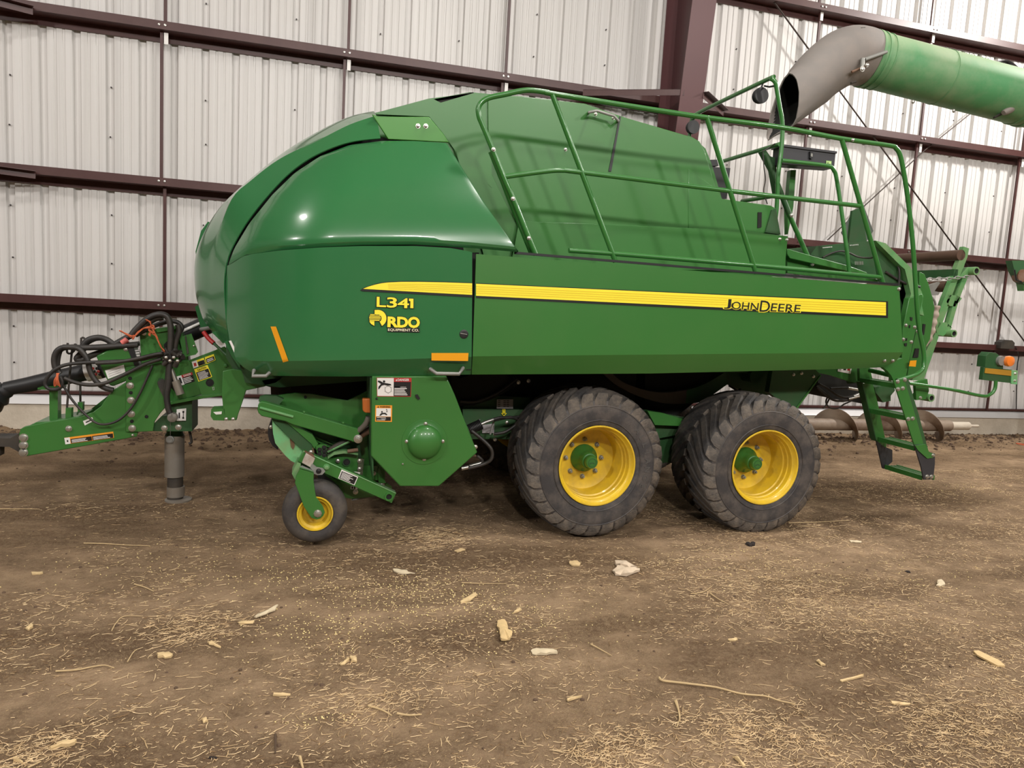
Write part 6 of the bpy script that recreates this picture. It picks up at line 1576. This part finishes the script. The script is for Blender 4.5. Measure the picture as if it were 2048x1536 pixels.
mb = MB(); mb.prism(cp(c1, [(1995,620),(2048,618),(2040,650),(2010,668),(1990,660)]), YU-.34, .04, blackd); mb.build('lamp_mount', U)

# ------------------------------------------------------------------ auger on the floor by the wall
YA = 8.45
p0 = at(1560,842,YA); p1 = at(1893,850,YA); za = .262; R1 = .235
A = thing('grain_auger', ((p0.x+p1.x)/2, YA, 0), 'dusty brown screw auger lying on the dirt by the wall behind the ladder', 'auger')
mb = MB(); mb.tube([(p0.x-.6, YA, za), (p1.x+.05, YA, za)], .085, augm, n=24); mb.build('auger_shaft', A)
mb = MB(); mb.tube([(p1.x+.05, YA, za+.0), (p1.x+.42, YA, za+.0)], .062, conc, n=20); mb.tube([(p1.x+.42, YA, za), (p1.x+.62, YA, za)], .02, conc, n=10); mb.build('auger_stub', A, 'pale shaft end')
mb = MB(); n_ = 220; turns = 4.55; L0 = p0.x-.55; L1 = p1.x
vs = []
for i in range(n_+1):
    t = i/n_; an = 2*pi*turns*t+2.2; x = L0+(L1-L0)*t
    for r_, dx in ((.08, -.004), (.16, -.004), (R1, -.004), (R1, .004), (.16, .004), (.08, .004)):
        vs.append((x+dx, YA+r_*cos(an), za+r_*sin(an)))
fs = [(i*6+j, i*6+j+1, (i+1)*6+j+1, (i+1)*6+j) for i in range(n_) for j in range(5)]
mb.add(vs, fs, augm, True); mb.build('auger_flighting', A, 'rust stained spiral flighting')
# corner of another machine at the right edge
X_ = thing('implement_corner', at(2040,560,7.9), 'green bracket with an orange-brown roller cut off by the right photo edge', 'farm machine')
mb = MB(); mb.prism(cp(c4, [(1370,180),(1441,180),(1520,190),(1520,330),(1441,320),(1415,300),(1385,240)]), 7.9, .1, dgreen); mb.prism(cp(c4, [(1425,270),(1520,270),(1520,360),(1441,360)]), 7.92, .1, green); mb.build('bracket_plate', X_)
q_ = at(2048,560,7.9); mb = MB(); q2 = at(2066,560,7.9).x; mb.box((q2, 7.93, q_.z-.09), (q2+2.4, 8.05, q_.z+.09), dgreen); mb.box((q2+1.3, 7.88, -.02), (q2+1.5, 8.1, q_.z+.05), dgreen); mb.build('bracket_frame', X_)
mb = MB(); c = at(*c4(1435,270), 7.88); mb.lathe(c, [(0, .0001), (0, .09), (.1, .09)], rust, n=20); mb.build('bracket_roller', X_, 'rusty orange roller')
mb = MB(); mb.tube([at(*c4(1385,235), 7.88), at(*c4(1395,295), 7.88), at(*c4(1425,305), 7.88)], .012, black, n=6); mb.build('bracket_cable', X_)
p = gr(2045, 895); mb = MB(); mb.tube([Vector((p.x+.06*cos(k*.7), p.y+.1*sin(k*.7), fz(p.x, p.y)+.012+.001*k)) for k in range(10)], .006, mat('orange_cord', (.6, .12, .05, 1), .6), n=6)
tag(mb.build('orange_cord'), 'loop of orange cord on the dirt at the right edge', 'cord')
# lamp on the wall girt
p = at(*c4(1345,683), WY-.28); mb = MB(); mb.box((p.x-.14, p.y, p.z-.05), (p.x+.14, p.y+.12, p.z+.05), blackd); mb.prism3([Vector((p.x-.14, p.y-.001, p.z+.05)), Vector((p.x-.08, p.y, p.z+.09)), Vector((p.x+.08, p.y, p.z+.09)), Vector((p.x+.14, p.y, p.z+.05))], (0, .1, 0), blackd)
w1 = tag(mb.build('junction_box'), 'small dark box fixed on the lower maroon girt at the right', 'junction box')
mb = MB(); mb.tube([at(*c4(1390,690), WY-.25), at(*c4(1410,740), WY-.1), at(*c4(1400,820), WY-.08), at(*c4(1395,1060), WY-.06)], .008, black, n=6, sm=3); mb.build('box_cable', w1)

# ------------------------------------------------------------------ light
def area(x, y, z, power, sx, sy, col=(1, .93, .84), aim=None):
    l = bpy.data.lights.new('high_bay_lamp', 'AREA'); l.shape = 'RECTANGLE'; l.size = sx; l.size_y = sy; l.energy = power; l.color = col
    o = bpy.data.objects.new('high_bay_lamp', l); COL.objects.link(o); o.location = (x, y, z)
    if aim: o.rotation_euler = (Vector(aim)-Vector((x, y, z))).to_track_quat('-Z', 'Y').to_euler()
    return o
LC = (1, .955, .905)
for lx_ in (-1.6, 2.0, 5.6): area(lx_, -6.5, 7.6, 360, .55, .55, LC, aim=(2.2, 5, 1))
area(-11.5, -3.0, 7.6, 620, .6, .6, LC, aim=(3, 6, 1))
area(9.5, -3.5, 7.6, 300, .8, .8, LC, aim=(6, 5, 1))
area(3.0, 3.6, 8.0, 230, .7, .7, LC)
area(12.0, 5.7, 7.6, 720, .5, .5, LC, aim=(1, 5.5, .5))
area(-4.5, 3.0, 8.0, 170, .7, .7, LC)
W_ = bpy.data.worlds.new('world'); S.world = W_; W_.use_nodes = True
W_.node_tree.nodes['Background'].inputs[0].default_value = (.9, .88, .85, 1); W_.node_tree.nodes['Background'].inputs[1].default_value = .3
S.view_settings.view_transform = 'Standard'; S.view_settings.look = 'None'; S.view_settings.gamma = 1; S.view_settings.exposure = 0.0
S.view_settings.use_curve_mapping = False
